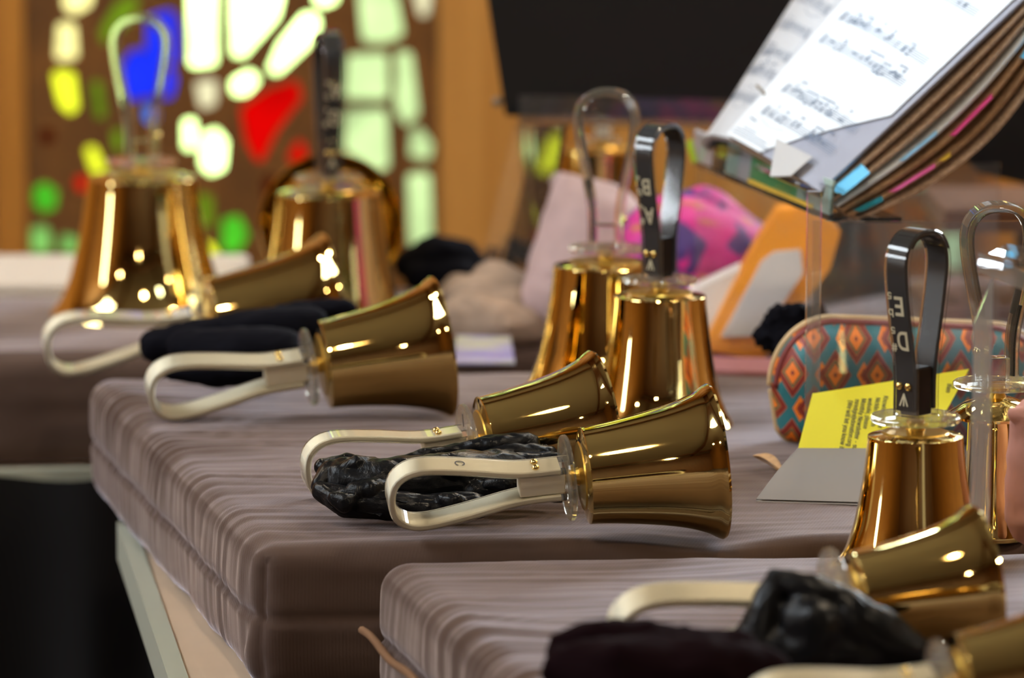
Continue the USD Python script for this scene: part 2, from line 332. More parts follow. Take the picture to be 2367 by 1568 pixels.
w4 = thing('window_4', 'stained glass window of thick coloured pieces set in brown resin', None, kind='structure')
GP = [
 ('lemon', [(140, -5), (165, -60), (230, -60), (212, 18), (170, 42), (142, 22)]), ('lemon', [(127, 48), (178, 52), (184, 140), (121, 146)]), ('yellow', [(112, 160), (176, 163), (186, 255), (160, 274), (130, 245)]),
 ('moss', [(225, 70), (262, 5), (340, -30), (305, 55), (228, 125)]), ('blue', [(335, 35), (402, 15), (418, 70), (412, 165), (330, 120)]), ('blue', [(275, 150), (300, 110), (375, 112), (412, 180), (400, 235), (345, 232), (285, 240)]),
 ('azure', [(325, 240), (370, 238), (366, 290), (330, 290)]), ('azure', [(380, 262), (408, 250), (410, 350), (384, 352)]),
 ('white', [(428, -60), (505, -60), (504, 155), (432, 162)]), ('white', [(527, -60), (668, -60), (645, 45), (565, 138), (530, 135)]), ('white', [(700, 28), (738, 30), (742, 62), (715, 112), (645, 178), (608, 172), (640, 100)]),
 ('white', [(528, 185), (582, 155), (606, 188), (572, 224), (532, 226)]), ('cream', [(442, 185), (508, 178), (503, 248), (458, 262)]), ('white', [(418, 276), (456, 268), (458, 350), (418, 354)]), ('white', [(458, 312), (500, 290), (528, 325), (522, 396), (482, 412), (458, 385)]),
 ('white', [(722, -60), (796, -60), (780, 10), (745, 22), (722, 10)]),
 ('red', [(548, 250), (612, 205), (690, 178), (704, 230), (645, 305), (600, 398), (562, 330)]), ('red', [(655, 372), (700, 290), (716, 380), (700, 400)]), ('red', [(705, 92), (765, 70), (790, 118), (720, 125)]), ('wine', [(600, 405), (650, 398), (640, 470), (605, 500)]),
 ('pale', [(818, -60), (912, -60), (938, 85), (895, 104), (832, 104)]), ('cream', [(938, -60), (1008, -60), (995, 42), (965, 46)]), ('pale', [(798, 122), (900, 118), (902, 236), (790, 236)]), ('pale', [(910, 114), (955, 116), (974, 265), (934, 306), (908, 250)]),
 ('pale', [(790, 252), (898, 250), (904, 392), (872, 405), (790, 352)]), ('pale', [(944, 300), (972, 286), (1006, 335), (998, 378), (940, 368)]), ('pale', [(936, 398), (998, 396), (1004, 556), (980, 578), (940, 576)]),
 ('yellow', [(186, 340), (222, 330), (250, 395), (232, 415), (205, 400)]), ('red', [(162, 405), (210, 402), (204, 446), (175, 450)]), ('green', [(74, 432), (105, 416), (138, 440), (132, 488), (92, 500), (70, 470)]), ('mint', [(66, 522), (118, 518), (124, 588), (66, 592)]), ('mint', [(134, 535), (184, 545), (184, 592), (134, 592)]),
 ('moss', [(202, 185), (238, 180), (252, 278), (215, 282)]), ('green', [(508, 505), (555, 492), (580, 545), (552, 592), (508, 588)]), ('yellow', [(462, 558), (480, 548), (515, 598), (486, 628), (462, 615)]), ('moss', [(448, 440), (495, 450), (500, 530), (455, 530)]), ('moss', [(250, 292), (288, 296), (290, 372), (256, 350)]), ('wine', [(82, 292), (132, 296), (128, 338), (90, 340)]),
 ('green', [(640, 520), (700, 510), (705, 590), (650, 595)]), ('mint', [(730, 420), (780, 420), (780, 500), (735, 505)]), ('green', [(860, 440), (905, 440), (905, 560), (865, 565)]), ('moss', [(300, 430), (390, 420), (395, 560), (310, 570)]),
]
def glass_piece(kind, pts, parent, y=WY):
    v = np.array([P(a, b, y)[[0, 2]] for a, b in pts])
    poly = sg.Polygon(v).buffer(0).buffer(-.011, join_style=1).buffer(.007, join_style=1)
    if poly.is_empty: return
    m = trimesh.creation.extrude_polygon(poly, .03, engine='earcut')
    m.apply_transform(np.array([[1, 0, 0, 0], [0, 0, 1, y + .012], [0, 1, 0, 0], [0, 0, 0, 1]]))
    m.invert()
    obj('glass_piece', m, 'glass_' + kind, parent)
    return poly
holes = [q for q in (glass_piece(k, p, w4) for k, p in GP) if q is not None]
# the window goes on upward out of the picture
zt = P(500, -60, WY)[2] + .02
kinds = ['pale', 'white', 'yellow', 'green', 'blue', 'cream', 'red', 'pale', 'azure', 'moss']
z = zt
while z < 3.3:
    hh = rng.uniform(.10, .17); x = xs_l + .03
    while x < xs_r - .05:
        ww = min(rng.uniform(.06, .13), xs_r - .03 - x)
        pts = [(x, z), (x + ww - .02, z + rng.uniform(0, .02)), (x + ww - .025, z + hh - .02), (x + .005, z + hh - .03)]
        poly = sg.Polygon(pts).buffer(-.005).buffer(.005)
        if poly.area > .001 and poly.geom_type == 'Polygon':
            m = trimesh.creation.extrude_polygon(poly, .03, engine='earcut')
            m.apply_transform(np.array([[1, 0, 0, 0], [0, 0, 1, WY + .012], [0, 1, 0, 0], [0, 0, 0, 1]])); m.invert()
            obj('glass_piece', m, 'glass_' + rng.choice(kinds), w4); holes.append(poly)
        x += ww
    z += hh
from shapely.ops import unary_union
matrix = sg.box(xs_l, .45, xs_r, 3.4).difference(unary_union([h.buffer(.001) for h in holes]))
mm = cat([trimesh.creation.extrude_polygon(g, .05, engine='earcut') for g in getattr(matrix, 'geoms', [matrix])])
mm.apply_transform(np.array([[1, 0, 0, 0], [0, 0, 1, WY], [0, 1, 0, 0], [0, 0, 0, 1]])); mm.invert()
obj('resin_matrix', mm, 'resin', w4)
obj('window_frame', box(xs_l, xs_r, WY - .01, WY + .05, 0, .45), 'wood_orange', w4)

w5 = thing('window_5', 'added pale green panes standing in for coloured glass mirrored in the clear stand', None, kind='structure')
x5a, x5b = P(1965, 400, WY)[0], P(2262, 400, WY)[0]  # glowing panes added behind the acrylic to mimic its reflections
obj('resin_matrix', box(x5a, x5b, WY - .012, WY - .004, .5, 3.0), 'resin', w5)
for k, p in [('sage', [(2005, 440), (2030, 430), (2028, 500), (2003, 505)]), ('olive', [(2040, 420), (2068, 410), (2066, 500), (2042, 505)]), ('sage', [(2106, 372), (2150, 360), (2142, 448), (2112, 440)]), ('sage', [(2160, 360), (2210, 372), (2206, 400), (2166, 392)]),
             ('olive', [(2188, 388), (2240, 402), (2240, 420), (2188, 414)]), ('sage', [(2182, 432), (2240, 438), (2242, 520), (2184, 515)]), ('sage', [(2095, 535), (2160, 532), (2160, 560), (2100, 570)]), ('sage', [(2170, 535), (2240, 540), (2225, 640), (2180, 620)]), ('sage', [(1975, 460), (1996, 455), (1995, 520), (1975, 525)])]:
    glass_piece(k, p, w5, WY - .03)

# added, unseen back-wall window that puts more daylight behind the pads
for n_, (xa, xb) in ((2, (1.5, 3.9)),):
    wn = thing(f'window_{n_}', 'added unseen back wall window giving daylight from behind the pads', None, kind='structure')
    obj('pane', box(xa, xb, WY - .03, WY - .02, 1.5, 3.5), 'day_glow', wn)
    obj('window_frame', cat([box(xa - .06, xa + .02, WY - .07, WY - .01, 1.44, 3.56), box(xb - .02, xb + .06, WY - .07, WY - .01, 1.44, 3.56), box(xa, xb, WY - .07, WY - .01, 1.44, 1.52), box(xa, xb, WY - .07, WY - .01, 3.48, 3.56), box((xa + xb) / 2 - .03, (xa + xb) / 2 + .03, WY - .06, WY - .01, 1.5, 3.5)]), 'wood_dark', wn)
# ceiling lamps
for i, (x, y) in enumerate([(-.12, 1.9), (-.65, -1.5), (1.3, 3.6), (-1.9, 4.7), (.5, 5.6), (3.2, 1.6), (-3.4, .4)]):
    t = thing('pendant_lamp', 'warm round pendant lamp hanging from the ceiling', 'lamp', 'pendant lamps over the hall', loc=(x, y, RH - .95))
    obj('lamp_shade', lathe([(.0, .17), (.04, .165), (.10, .13), (.16, .05), (.185, -.01), (.178, -.01), (.152, .05), (.095, .122), (0, .155)], 40), 'lamp_metal', t, smooth=40)
    obj('bulb', trimesh.creation.icosphere(3, .085).apply_translation([0, 0, .04]), 'lamp_glow', t, smooth=True)
    obj('cord', tube([(0, 0, .14), (0, 0, .5), (0, 0, .95)], .004, 8), 'black_matte', t)

# ------------------------------------------------------------------ tables and pads
DENTS = []       # x, y, depth, radius
def pad(name, label, quad, ztop, th, seed, wr=1.0, step=.0045, seam=True):
    quad = np.array(quad, float)           # near-left, near-right, far-right, far-left
    W = np.linalg.norm(quad[1] - quad[0]); Dp = np.linalg.norm(quad[3] - quad[0]); r = .022
    nx, ny, nz = int(W / step), int(Dp / step), int(th / step)
    X, Y, Zs = np.linspace(0, W, nx + 1), np.linspace(0, Dp, ny + 1), np.linspace(0, th, nz + 1)
    def face(a, b, fn):
        A, B = np.meshgrid(a, b, indexing='ij'); v = fn(A, B).reshape(-1, 3); n, m = A.shape
        I = np.arange(n * m).reshape(n, m); q = np.stack([I[:-1, :-1], I[1:, :-1], I[1:, 1:], I[:-1, 1:]], -1).reshape(-1, 4)
        return v, np.vstack([q[:, [0, 1, 2]], q[:, [0, 2, 3]]])
    S = lambda *c: np.stack(np.broadcast_arrays(*c), -1).astype(float)
    F = [face(X, Y, lambda a, b: S(a, b, th)), face(Y, X, lambda a, b: S(b, a, 0.)), face(Y, Zs, lambda a, b: S(W, a, b)), face(Zs, Y, lambda a, b: S(0., b, a)), face(X, Zs, lambda a, b: S(a, 0., b)), face(Zs, X, lambda a, b: S(b, Dp, a))]
    V, T, o = [], [], 0
    for v, f in F: V.append(v); T.append(f + o); o += len(v)
    t = trimesh.Trimesh(np.vstack(V), np.vstack(T), process=False); t.merge_vertices(digits_vertex=6)
    v = t.vertices.copy()
    inner = np.clip(v, [r, r, r], [W - r, Dp - r, th - r]); d = v - inner; n = d / np.maximum(np.linalg.norm(d, axis=1, keepdims=True), 1e-9)
    side = np.linalg.norm(d, axis=1) > 1e-9
    v = np.where(side[:, None], inner + n * r, v)
    depth = th - v[:, 2]; x, y = v[:, 0], v[:, 1]
    q = x - np.where(x < r * 1.2, depth, 0)               # distance along the cloth from the left edge
    f = y - np.where(y < r * 1.2, depth, 0)
    warp = meshkit.fbm(np.stack([x * 7, y * 5, depth * 5], 1), 2, seed) * .05
    ridg = meshkit.fbm(np.stack([(y + warp) * 98, q * 5 + 10, np.full(len(y), 3.)], 1), 3, seed + 3) - .5
    amp = (.0062 * np.exp(-np.abs(q - .015) / .12) + .0016) * wr * (.45 + 1.3 * meshkit.noise(np.stack([q * 9, y * 7, np.full(len(y), 5.)], 1), seed + 31))
    topness = np.clip((y - .02) / .05, .15, 1)
    h = ridg * amp * topness
    fold = meshkit.fbm(np.stack([x * 6, (f + warp * .6) * 34, np.full(len(y), 7.)], 1), 3, seed + 5) - .5
    h += fold * .008 * wr * np.clip((.10 - f) / .10, 0, 1)
    h += (meshkit.fbm(np.stack([x * 9, y * 9, depth * 9], 1), 2, seed + 8) - .5) * .006
    h += .003 * np.clip(depth / .04, 0, 1) * np.clip((th - depth) / .03, 0, 1)          # the sides bulge
    if seam:
        h -= .0035 * np.exp(-((depth - .058) / .0035) ** 2)
        cs = np.hypot(np.maximum(x, 0) - .006, np.maximum(y, 0) - .006); h -= .004 * np.exp(-(cs / .004) ** 2) * (depth > .012)
    nn = np.where(side[:, None], n, [0, 0, 1]); flat = ~side
    nn[flat & (depth > th - 1e-6)] = [0, 0, -1]
    v = v + nn * h[:, None] * np.where(depth > th - .004, .1, 1)[:, None]
    a, b = v[:, 0] / W, v[:, 1] / Dp
    xy = (quad[0] * ((1 - a) * (1 - b))[:, None] + quad[1] * (a * (1 - b))[:, None] + quad[2] * (a * b)[:, None] + quad[3] * ((1 - a) * b)[:, None])
    z = v[:, 2] + ztop - th
    for dx, dy, dd, dr in DENTS:
        g = np.exp(-((xy[:, 0] - dx) ** 2 + (xy[:, 1] - dy) ** 2) / dr ** 2)
        z -= dd * g * np.clip(1 - depth / .03, 0, 1)
    t.vertices = np.column_stack([xy, z])
    t.fix_normals()
    p = thing(name, label, 'foam pad')
    obj('pad_cover', t, 'corduroy', p, smooth=True)
    return p, quad

TH = .118
ZL = Z0 - .025
Q1 = [G(590, 1262)[:2], None, None, G(205, 872)[:2]]
Q1[1] = Q1[0] + np.array([.80, .045]); Q1[2] = Q1[3] + np.array([.86, .10])
Q2 = [None, None, G(1900, 1258)[:2] + np.array([.35, .02]), G(872, 1286)[:2]]
Q2[0] = Q2[3] + np.array([.155, -.62]); Q2[1] = Q2[0] + np.array([.65, .03])
Q3 = [np.array([-1.05, 4.30]), np.array([.62, 4.42]), np.array([.62, 5.12]), np.array([-1.05, 4.86])]
Q1, Q2, Q3 = [np.array(q) for q in (Q1, Q2, Q3)]
Q3[0, 1] = G(0, 838, ZL)[1]; Q3[1, 1] = Q3[0, 1] + .16

# ------------------------------------------------------------------ handbells
def loop_path(Lh, n=72):
    """Centre line of the strap: up one side, round the tip, down the other; (x, z) in the loop's plane."""
    half = [(.0125, 0), (.0125, .020), (.0135, .040), (.0185, .066), (.0235, .092), (.0262, .112), (.0245, .128), (.0165, .1385), (0, .1425)]
    pts = [(x, z) for x, z in half] + [(-x, z) for x, z in half[-2::-1]]
    s = Lh / .1425
    return spline(np.array(pts) * s, n)
def ribbon(path, w, t, off=0, bev=.0008):
    """A strap of rounded rectangular section swept along the (x, z) path, width along y."""
    p = path; tg = np.gradient(p, axis=0); tg /= np.linalg.norm(tg, axis=1, keepdims=True); nr = np.stack([tg[:, 1], -tg[:, 0]], 1)
    b = min(bev, t * .49)
    sec = [(-w / 2 + b, -t / 2), (w / 2 - b, -t / 2), (w / 2, -t / 2 + b), (w / 2, t / 2 - b), (w / 2 - b, t / 2), (-w / 2 + b, t / 2), (-w / 2, t / 2 - b), (-w / 2, -t / 2 + b)]
    V = []
    for i in range(len(p)):
        for y, k in sec:
            q = p[i] + nr[i] * (k + off); V.append((q[0], y, q[1]))
    n, m = len(p), len(sec); f = []
    for i in range(n - 1):
        for k in range(m):
            k2 = (k + 1) % m; f += [[i * m + k, i * m + k2, (i + 1) * m + k2], [i * m + k, (i + 1) * m + k2, (i + 1) * m + k]]
    for k in range(1, m - 1): f += [[0, k + 1, k], [(n - 1) * m, (n - 1) * m + k, (n - 1) * m + k + 1]]
    tm = trimesh.Trimesh(np.array(V), f, process=False)
    if tm.volume < 0: tm.invert()
    return tm
def bell(label, group, mat4, R, style, s=1.0, Lr=1.66, sh=.62, text=None, brim=None, cap=True, mark=None):
    t = thing('handbell', label, 'handbell', group, mat4=mat4)
    L = Lr * R; CH = L + .07 * R
    zs = np.array([0, .02, .08, .16, .26, .4, .55, .7, .85, 1.0])
    rr = np.array([1, .985, .925, .868, .815, .762, .718, .682, .652, .632])
    rr = sh + (rr - .632) / (1 - .632) * (1 - sh)
    side = spline(np.column_stack([rr * R, zs * L]), 40)
    th = .035 * R
    if brim:
        crown = [(side[-1, 0] * .98, L + .004), (brim, L + .006), (brim, L + .008), (brim * .7, L + .016), (brim * .35, L + .021), (0, L + .022)]
        CH = L + .022
    else:
        crown = [(sh * R * .995, L + .006 * R), (sh * R * .97, L + .014 * R), (sh * R * .86, L + .030 * R), (sh * R * .74, L + .045 * R), (sh * R * .70, L + .049 * R), (sh * R * .4, L + .062 * R), (0, CH)]
    inner = [(max(p[0] - th * 1.3, .001), p[1]) for p in side[::3]]
    prof = [(0, CH)] + crown[::-1][1:] + list(map(tuple, side[::-1])) + [(R - th * .3, -.002)] + [(p[0], p[1] + .001) for p in inner] + [(.3 * R, L - .06 * R), (0, L - .05 * R)]
    body = lathe(prof, 112)
    if body.volume < 0: body.invert()
    obj('bell_body', body, 'brass', t, smooth=24)
    if cap and not brim:
        c = lathe([(0, CH + .0013), (sh * R * .4, L + .062 * R + .0013), (sh * R * .69, L + .049 * R + .0010), (sh * R * .72, L + .047 * R)], 72)
        if c.volume < 0: c.invert()
        obj('crown_plate', c, 'crown_amber', t, smooth=30)
    k = lathe([(0, .04 * R), (.10 * R, .06 * R), (.16 * R, .16 * R), (.10 * R, .28 * R), (.035 * R, .32 * R), (.03 * R, L * .92), (0, L * .92)], 24)
    if k.volume < 0: k.invert()
    obj('clapper', k, 'brass_inside', t, smooth=40)
    g = .0075 * s; dr = .035 * s; dt = .0052 * s; z0 = CH + g
    nk = lathe([(0, CH - .002), (.009 * s, CH - .002), (.007 * s, CH + .003 * s), (.007 * s, z0 + .001), (0, z0 + .001)], 32)
    if nk.volume < 0: nk.invert()
    obj('neck', nk, 'brass_satin', t, smooth=30)
    b = dt * .22
    dc = lathe([(0, z0), (dr - b, z0), (dr, z0 + b), (dr, z0 + dt - b), (dr - b, z0 + dt), (0, z0 + dt)], 96)
    if dc.volume < 0: dc.invert()
    obj('collar_disc', dc, 'clear_loop', t, smooth=25, label='clear round collar disc')
    gth = (.0076 if style == 'clear' else .0060) * s
    pth = loop_path(.1425 * s) + [0, z0 + dt]
    rb, gd = ('strap_white', 'clear white') if style == 'white' else ('strap_black', 'clear black')
    if style == 'clear':
        n0 = int(len(pth) * .80)
        inn = ribbon(pth[n0:-1], .015 * s, .0022 * s)
    else:
        inn = ribbon(pth[1:-1], (.0200 if style == 'white' else .0178) * s, (.0048 if style == 'white' else .0040) * s)
    st0 = obj('strap', inn, rb, t, smooth=35)
    if style == 'clear':
        obj('strap', ribbon(pth[12:-12], .019 * s, .0006 * s, off=-.0026 * s, bev=.0002), 'strap_black', t, smooth=35)
    obj('handle_guard', ribbon(pth, .0225 * s, gth, bev=.0014), 'clear_loop' if style == 'clear' else 'clear_film', t, smooth=35, label='clear plastic outer loop of the handle')
    wd = .0105 * s
    bl = rbox(-wd + .001, wd - .001, -.0085 * s, .0085 * s, z0 + dt + .0003, z0 + dt + (.038 if style != 'clear' else .02) * s, .0015 * s)
    obj('handle_block', bl, {'white': 'strap_white', 'black': 'strap_black', 'clear': 'clear_plastic'}[style], t, smooth=30)
    # rivets on the outer face of the strap at +x
    zr = z0 + dt + .024 * s
    def outer(zz):
        i = np.argmin(np.abs(pth[:len(pth) // 2, 1] - zz)); return pth[i, 0] + gth * .5 + .0001
    for y in (-.0042 * s, .0042 * s):
        rv = trimesh.creation.icosphere(2, .0031 * s); rv.apply_scale([.75, 1, 1]); rv.apply_translation([outer(zr) + .0004, y, zr])
        obj('rivet', rv, 'brass', st0, smooth=True)
    def on_strap(m2, up, zc, name, mat):
        """Lay flat lettering (x right, y up, centred) on the strap's outer face; up = +1 reads upright with the mouth down."""
        v = m2.vertices.copy(); zz = zc + up * v[:, 1]; yy = up * v[:, 0]
        xx = np.interp(zz, pth[:len(pth) // 2, 1], pth[:len(pth) // 2, 0]) + gth * .5 + .0001 + np.clip(v[:, 2], 0, 1) * .4
        m2 = trimesh.Trimesh(np.column_stack([xx, yy, zz]), m2.faces, process=False)
        obj(name, m2, mat, st0)
    if text:
        zc = z0 + dt + .060 * s
        for (ch, acc, sub) in text:
            ms = []
            m_ = meshkit.text_mesh(ch, .0145 * s, .0006, bold=True); m_.vertices[:, 0] *= .82; m_.apply_translation([-m_.bounds[:, 0].mean() - .0018 * s, -.0072 * s, 0]); ms.append(m_)
            a_ = meshkit.text_mesh(acc, .0062 * s, .0006, bold=True); a_.apply_translation([.0042 * s - a_.bounds[0, 0], .0028 * s, 0]); ms.append(a_)
            b_ = meshkit.text_mesh(sub, .0052 * s, .0006, bold=True); b_.apply_translation([.0044 * s - b_.bounds[0, 0], -.0105 * s, 0]); ms.append(b_)
            on_strap(cat(ms), -1, zc, 'lettering', 'lettering_ivory'); zc += .0275 * s
        st = []
        for dx in (-.0035, 0, .0035):
            pl = sg.LineString([(0, .0055 * s), (dx * s, -.0035 * s)]).buffer(.0006 * s)
            st.append(trimesh.creation.extrude_polygon(pl, .0006, engine='earcut'))
        on_strap(cat(st), 1, z0 + dt + .0125 * s, 'emblem', 'lettering_ivory')
    if mark and mark != 'I':
        m_ = meshkit.text_mesh(mark, .008 * s, .0004); m_.apply_translation([-m_.bounds[:, 0].mean(), -.004 * s, 0])
        on_strap(m_, -1, z0 + dt + .085 * s, 'lettering', 'ink')
    if mark == 'I':
        pl = trimesh.creation.box((.011, .0012, .0004)); pl.apply_translation([.022 * s, 0, z0 + dt + .0003]); obj('disc_mark', pl, 'ink', t)
    return t
def standing(px, py, zt, rot, lean=(0, 0)):
    c = G(px, py, zt - .002); a = math.radians(rot)
    T = np.eye(4); T[:3, :3] = [[math.cos(a), -math.sin(a), 0], [math.sin(a), math.cos(a), 0], [0, 0, 1]]
    T[:3, 3] = c; DENTS.append((c[0], c[1], .0015, .09)); return T
LZ = 1.66
def lying(px, py, R, zt, yaw=18.0, tilt=4.0, sink=.004, roll=0):
    """Pose of a bell on its side; (px, py) is where its crown's centre shows."""
    f, th = math.radians(yaw), math.radians(tilt)
    a = np.array([math.cos(th) * math.cos(f), math.cos(th) * math.sin(f), math.sin(th)])
    zc = zt + R * math.cos(th) - LZ * R * math.sin(th) - sink
    c = G(px, py, zc); zl = -a
    xl = unit(np.array([0, 0, 1.]) - zl * zl[2]); yl = np.cross(zl, xl)
    cr, sr = math.cos(math.radians(roll)), math.sin(math.radians(roll))
    xl, yl = xl * cr + yl * sr, yl * cr - xl * sr
    rim = c + a * LZ * R
    T = np.eye(4); T[:3, 0], T[:3, 1], T[:3, 2], T[:3, 3] = xl, yl, zl, rim
    DENTS.append((rim[0], rim[1], sink + .004, .045))
    return T
SG, LG = 'handbells standing on their mouths', 'handbells lying on their sides'
sharp, flat = '♯', '♭'
bells = [
 ('large standing brass handbell at the far end whose loop frames blue glass', SG, standing(332, 728, ZL, -6), .105, 'clear', 1.09, dict(Lr=1.45, sh=.575)),
 ('far standing brass handbell with black strap in front of the red glass', SG, standing(762, 765, ZL, -74), .090, 'black', 1.06, dict(Lr=1.66, text=[('G', '#', '4'), ('A', 'b', '4')])),
 ('standing brass handbell with empty clear loop behind the taller strapped one', SG, standing(1400, 905, Z0, -8), .080, 'clear', 1.02, dict(Lr=1.51)),
 ('standing brass handbell in the middle with a black strap lettered B and A', SG, standing(1524, 978, Z0, -127), .0675, 'black', .965, dict(Lr=1.727, text=[('A', '#', '4'), ('B', 'b', '4')])),
 ('standing brass handbell in front of the yellow card, black strap lettered E and D', SG, standing(2112, 1300, Z0, -132), .0585, 'black', .98, dict(Lr=1.667, text=[('D', '#', '5'), ('E', 'b', '5')])),
 ('standing brass handbell with wide flat crown and clear loop at the right edge', SG, standing(2297, 1236, Z0, -172), .028, 'clear', .965, dict(Lr=3.16, sh=.78, brim=.038)),
 ('lying brass handbell farthest away, in front of the two far standing bells', LG, lying(494, 745, .073, ZL, 12, 7, roll=-12), .073, 'white', 1.06, {}),
 ('lying brass handbell at the far end of the middle pad, beside the dark navy glove', LG, lying(751, 843, .0652, Z0, 12, 7, roll=-22), .0652, 'white', 1.015, {}),
 ('lying brass handbell behind the shiny black leather glove, rim overlapping a standing bell', LG, lying(1120, 1020, .0600, Z0, 14, 7, roll=-8), .0600, 'white', .95, dict(mark='I')),
 ('lying brass handbell in sharp focus in front of the black leather glove', LG, lying(1353, 1100, .0617, Z0, 8, 5, roll=-22), .0617, 'white', .965, dict(mark='C')),
 ('blurred lying brass handbell on the near pad with a black glove over its strap', LG, lying(1980, 1385, .0530, Z0, 12, 6, roll=-24), .0530, 'white', 1.08, {}),
 ('blurred lying brass handbell cut off by the bottom right corner', LG, lying(2222, 1582, .052, Z0, 10, 6, roll=-20), .052, 'white', .87, {}),
]
for lab, gr, T, R, st, s, kw in bells: bell(lab, gr, T, R, st, s, **kw)
# a big bell on its side behind, mouth towards us
c = G(757, 548, ZL + .080); T = np.eye(4); a = unit([.05, -1, .06]); zl = -a; xl = np.array([1., 0, 0]); xl = unit(xl - zl * (xl @ zl)); T[:3, 0], T[:3, 1], T[:3, 2], T[:3, 3] = xl, np.cross(zl, xl), zl, [c[0], 4.93, ZL + .080]
bell('big brass handbell on its side with its dark mouth facing us', LG, T, .083, 'black', 1.1)

# ------------------------------------------------------------------ pads now that the dents are known
pad('foam_pad', 'brown corduroy foam pad in the middle carrying the lying bells in focus', Q1, Z0, TH, 3, wr=.85)
pad('foam_pad', 'nearest brown corduroy foam pad, blurred, at the bottom of the picture', Q2, Z0 - .002, TH, 11, wr=.6)
pad('foam_pad', 'far brown foam pad under the two big standing bells', Q3, ZL, TH, 23, wr=.6, seam=False)
# piping flap on the near pad's left seam
e0 = np.array([*Q2[3], Z0 - .058]); e1 = np.array([*Q2[0], Z0 - .058])
pp = [e0 + (e1 - e0) * f + np.array([-.012, 0, .002 * math.sin(f * 30)]) for f in np.linspace(0, 1, 40)]
tg = obj('seam_piping', tube(pp, .0032, 8), 'piping', stage.GetPrimAtPath('/World/foam_pad_001'), smooth=True)

# tables under the pads
def table(name, label, quad, ztop, th=.03):
    t = thing(name, label, 'table')
    q = np.array(quad)
    top = [(*p, ztop - .0025) for p in q]
    obj('tabletop', slab(*top, th), 'table_cream', t)
    ed = []
    for i in range(4):
        a, b = q[i], q[(i + 1) % 4]; d = unit(b - a); n = np.array([d[1], -d[0]])
        ed.append(slab((*(a + n * .004), ztop), (*(b + n * .004), ztop), (*(b - n * .012), ztop), (*(a - n * .012), ztop), th + .006))
    obj('edge_band', cat(ed), 'table_edge', t)
    c = q.mean(0)
    for p in q:
        w = c + (p - c) * .86
        obj('leg', tube([(*w, ztop - .01), (*w, .35), (*w, 0.0)], .016, 12), 'lamp_metal', t)
    return t
ZT1 = Z0 - TH + .001
la, lb = G(398, 1560, ZT1)[:2], G(312, 1302, ZT1)[:2]
d = unit(lb - la)
table('folding_table', 'cream folding table under the middle foam pad', [la - d * .05, np.array([Q1[1][0], Q1[1][1] + .01]), lb + d * .20 + np.array([.9, .05]), lb + d * .20], ZT1)
table('folding_table', 'folding table under the nearest foam pad', [Q2[0] + [-.03, 0], Q2[1], Q2[2] + [0, -.0], Q2[3] + [-.02, -.01]], Z0 - TH - .001)
t3 = table('folding_table', 'far folding table hung with a black skirt', [Q3[0] + [0, -.03], Q3[1] + [.05, -.0], Q3[2] + [.05, .05], Q3[3] + [0, .05]], ZL - TH + .001)
# black skirt with a wavy fold
n = 120; g = np.zeros((n, 14, 3))
A, B = Q3[0] + [0, -.036], Q3[1] + [.05, -.006]
for i in range(n):
    f = i / (n - 1); b = A + (B - A) * f
    for k in range(14):
        h = k / 13; g[i, k] = [b[0], b[1] - .004 - (.004 + .02 * h) * (1 + math.sin(f * 95 + math.sin(f * 31))), ZL - TH - .006 - .004 * math.sin(f * 60) - h * (ZL - TH - .03)]
obj('table_skirt', sheet(g, .002), 'black_matte', t3, smooth=True, label='black pleated cloth skirt')
# dark floor-length drape under the front tables is simply shade; a white table behind
tw = thing('side_table', 'white covered table along the far left behind the bells', 'table')
obj('tabletop', rbox(-1.6, -.32, 4.99, 5.26, .80, .83, .006), 'table_white', tw, smooth=30)
obj('table_cloth', rbox(-1.6, -.32, 5.25, 5.262, .62, .828, .004), 'table_white', tw)
for x in (-1.5, -.42):
    for y in (5.05, 5.2): obj('leg', tube([(x, y, .8), (x, y, .4), (x, y, 0)], .018), 'lamp_metal', tw)

# ------------------------------------------------------------------ gloves and cloths
def ch(*a): return [(P(x, y, D), r) for x, y, D, r in a]
rg = random.Random(3)
gl = [
    ch((800, 1110, 3.44, .020), (880, 1120, 3.43, .021), (980, 1118, 3.44, .023), (1080, 1105, 3.45, .024), (1170, 1100, 3.46, .020)),
    ch((740, 1135, 3.42, .007), (800, 1160, 3.41, .012), (900, 1172, 3.40, .013), (1010, 1178, 3.40, .013), (1100, 1170, 3.40, .012)),
    ch((800, 1082, 3.45, .010), (765, 1092, 3.44, .011), (738, 1122, 3.43, .007)), ch((745, 1080, 3.45, .008), (800, 1072, 3.46, .009), (850, 1095, 3.45, .012)),
    ch((735, 1130, 3.42, .005), (770, 1150, 3.405, .006), (830, 1140, 3.40, .006)),
    ch((860, 1098, 3.465, .006), (960, 1062, 3.48, .007), (1050, 1042, 3.49, .008), (1120, 1034, 3.49, .0098), (1170, 1029, 3.49, .0088), (1215, 1024, 3.49, .0082), (1230, 1026, 3.49, .007)),
    ch((1120, 1070, 3.475, .010), (1200, 1052, 3.48, .0085), (1270, 1050, 3.48, .0075)), ch((1120, 1080, 3.465, .010), (1210, 1070, 3.47, .0085), (1290, 1066, 3.47, .007)),
    ch((1150, 1100, 3.455, .011), (1250, 1092, 3.46, .0085), (1300, 1098, 3.46, .007)), ch((1100, 1140, 3.43, .012), (1220, 1135, 3.44, .0095), (1290, 1140, 3.44, .007))]
for k in range(7):
    x0 = rg.uniform(760, 1130); y0_ = rg.uniform(1085, 1160); dx, dy = rg.uniform(25, 90), rg.uniform(-35, 30); D0 = 3.40 + (1160 - y0_) / 75 * .045 - .012
    gl.append(ch((x0, y0_, D0, .006), (x0 + dx * .5, y0_ + dy * .5 + rg.uniform(-8, 8), D0 - .003, .0085), (x0 + dx, y0_ + dy, D0 + .006, .005)))
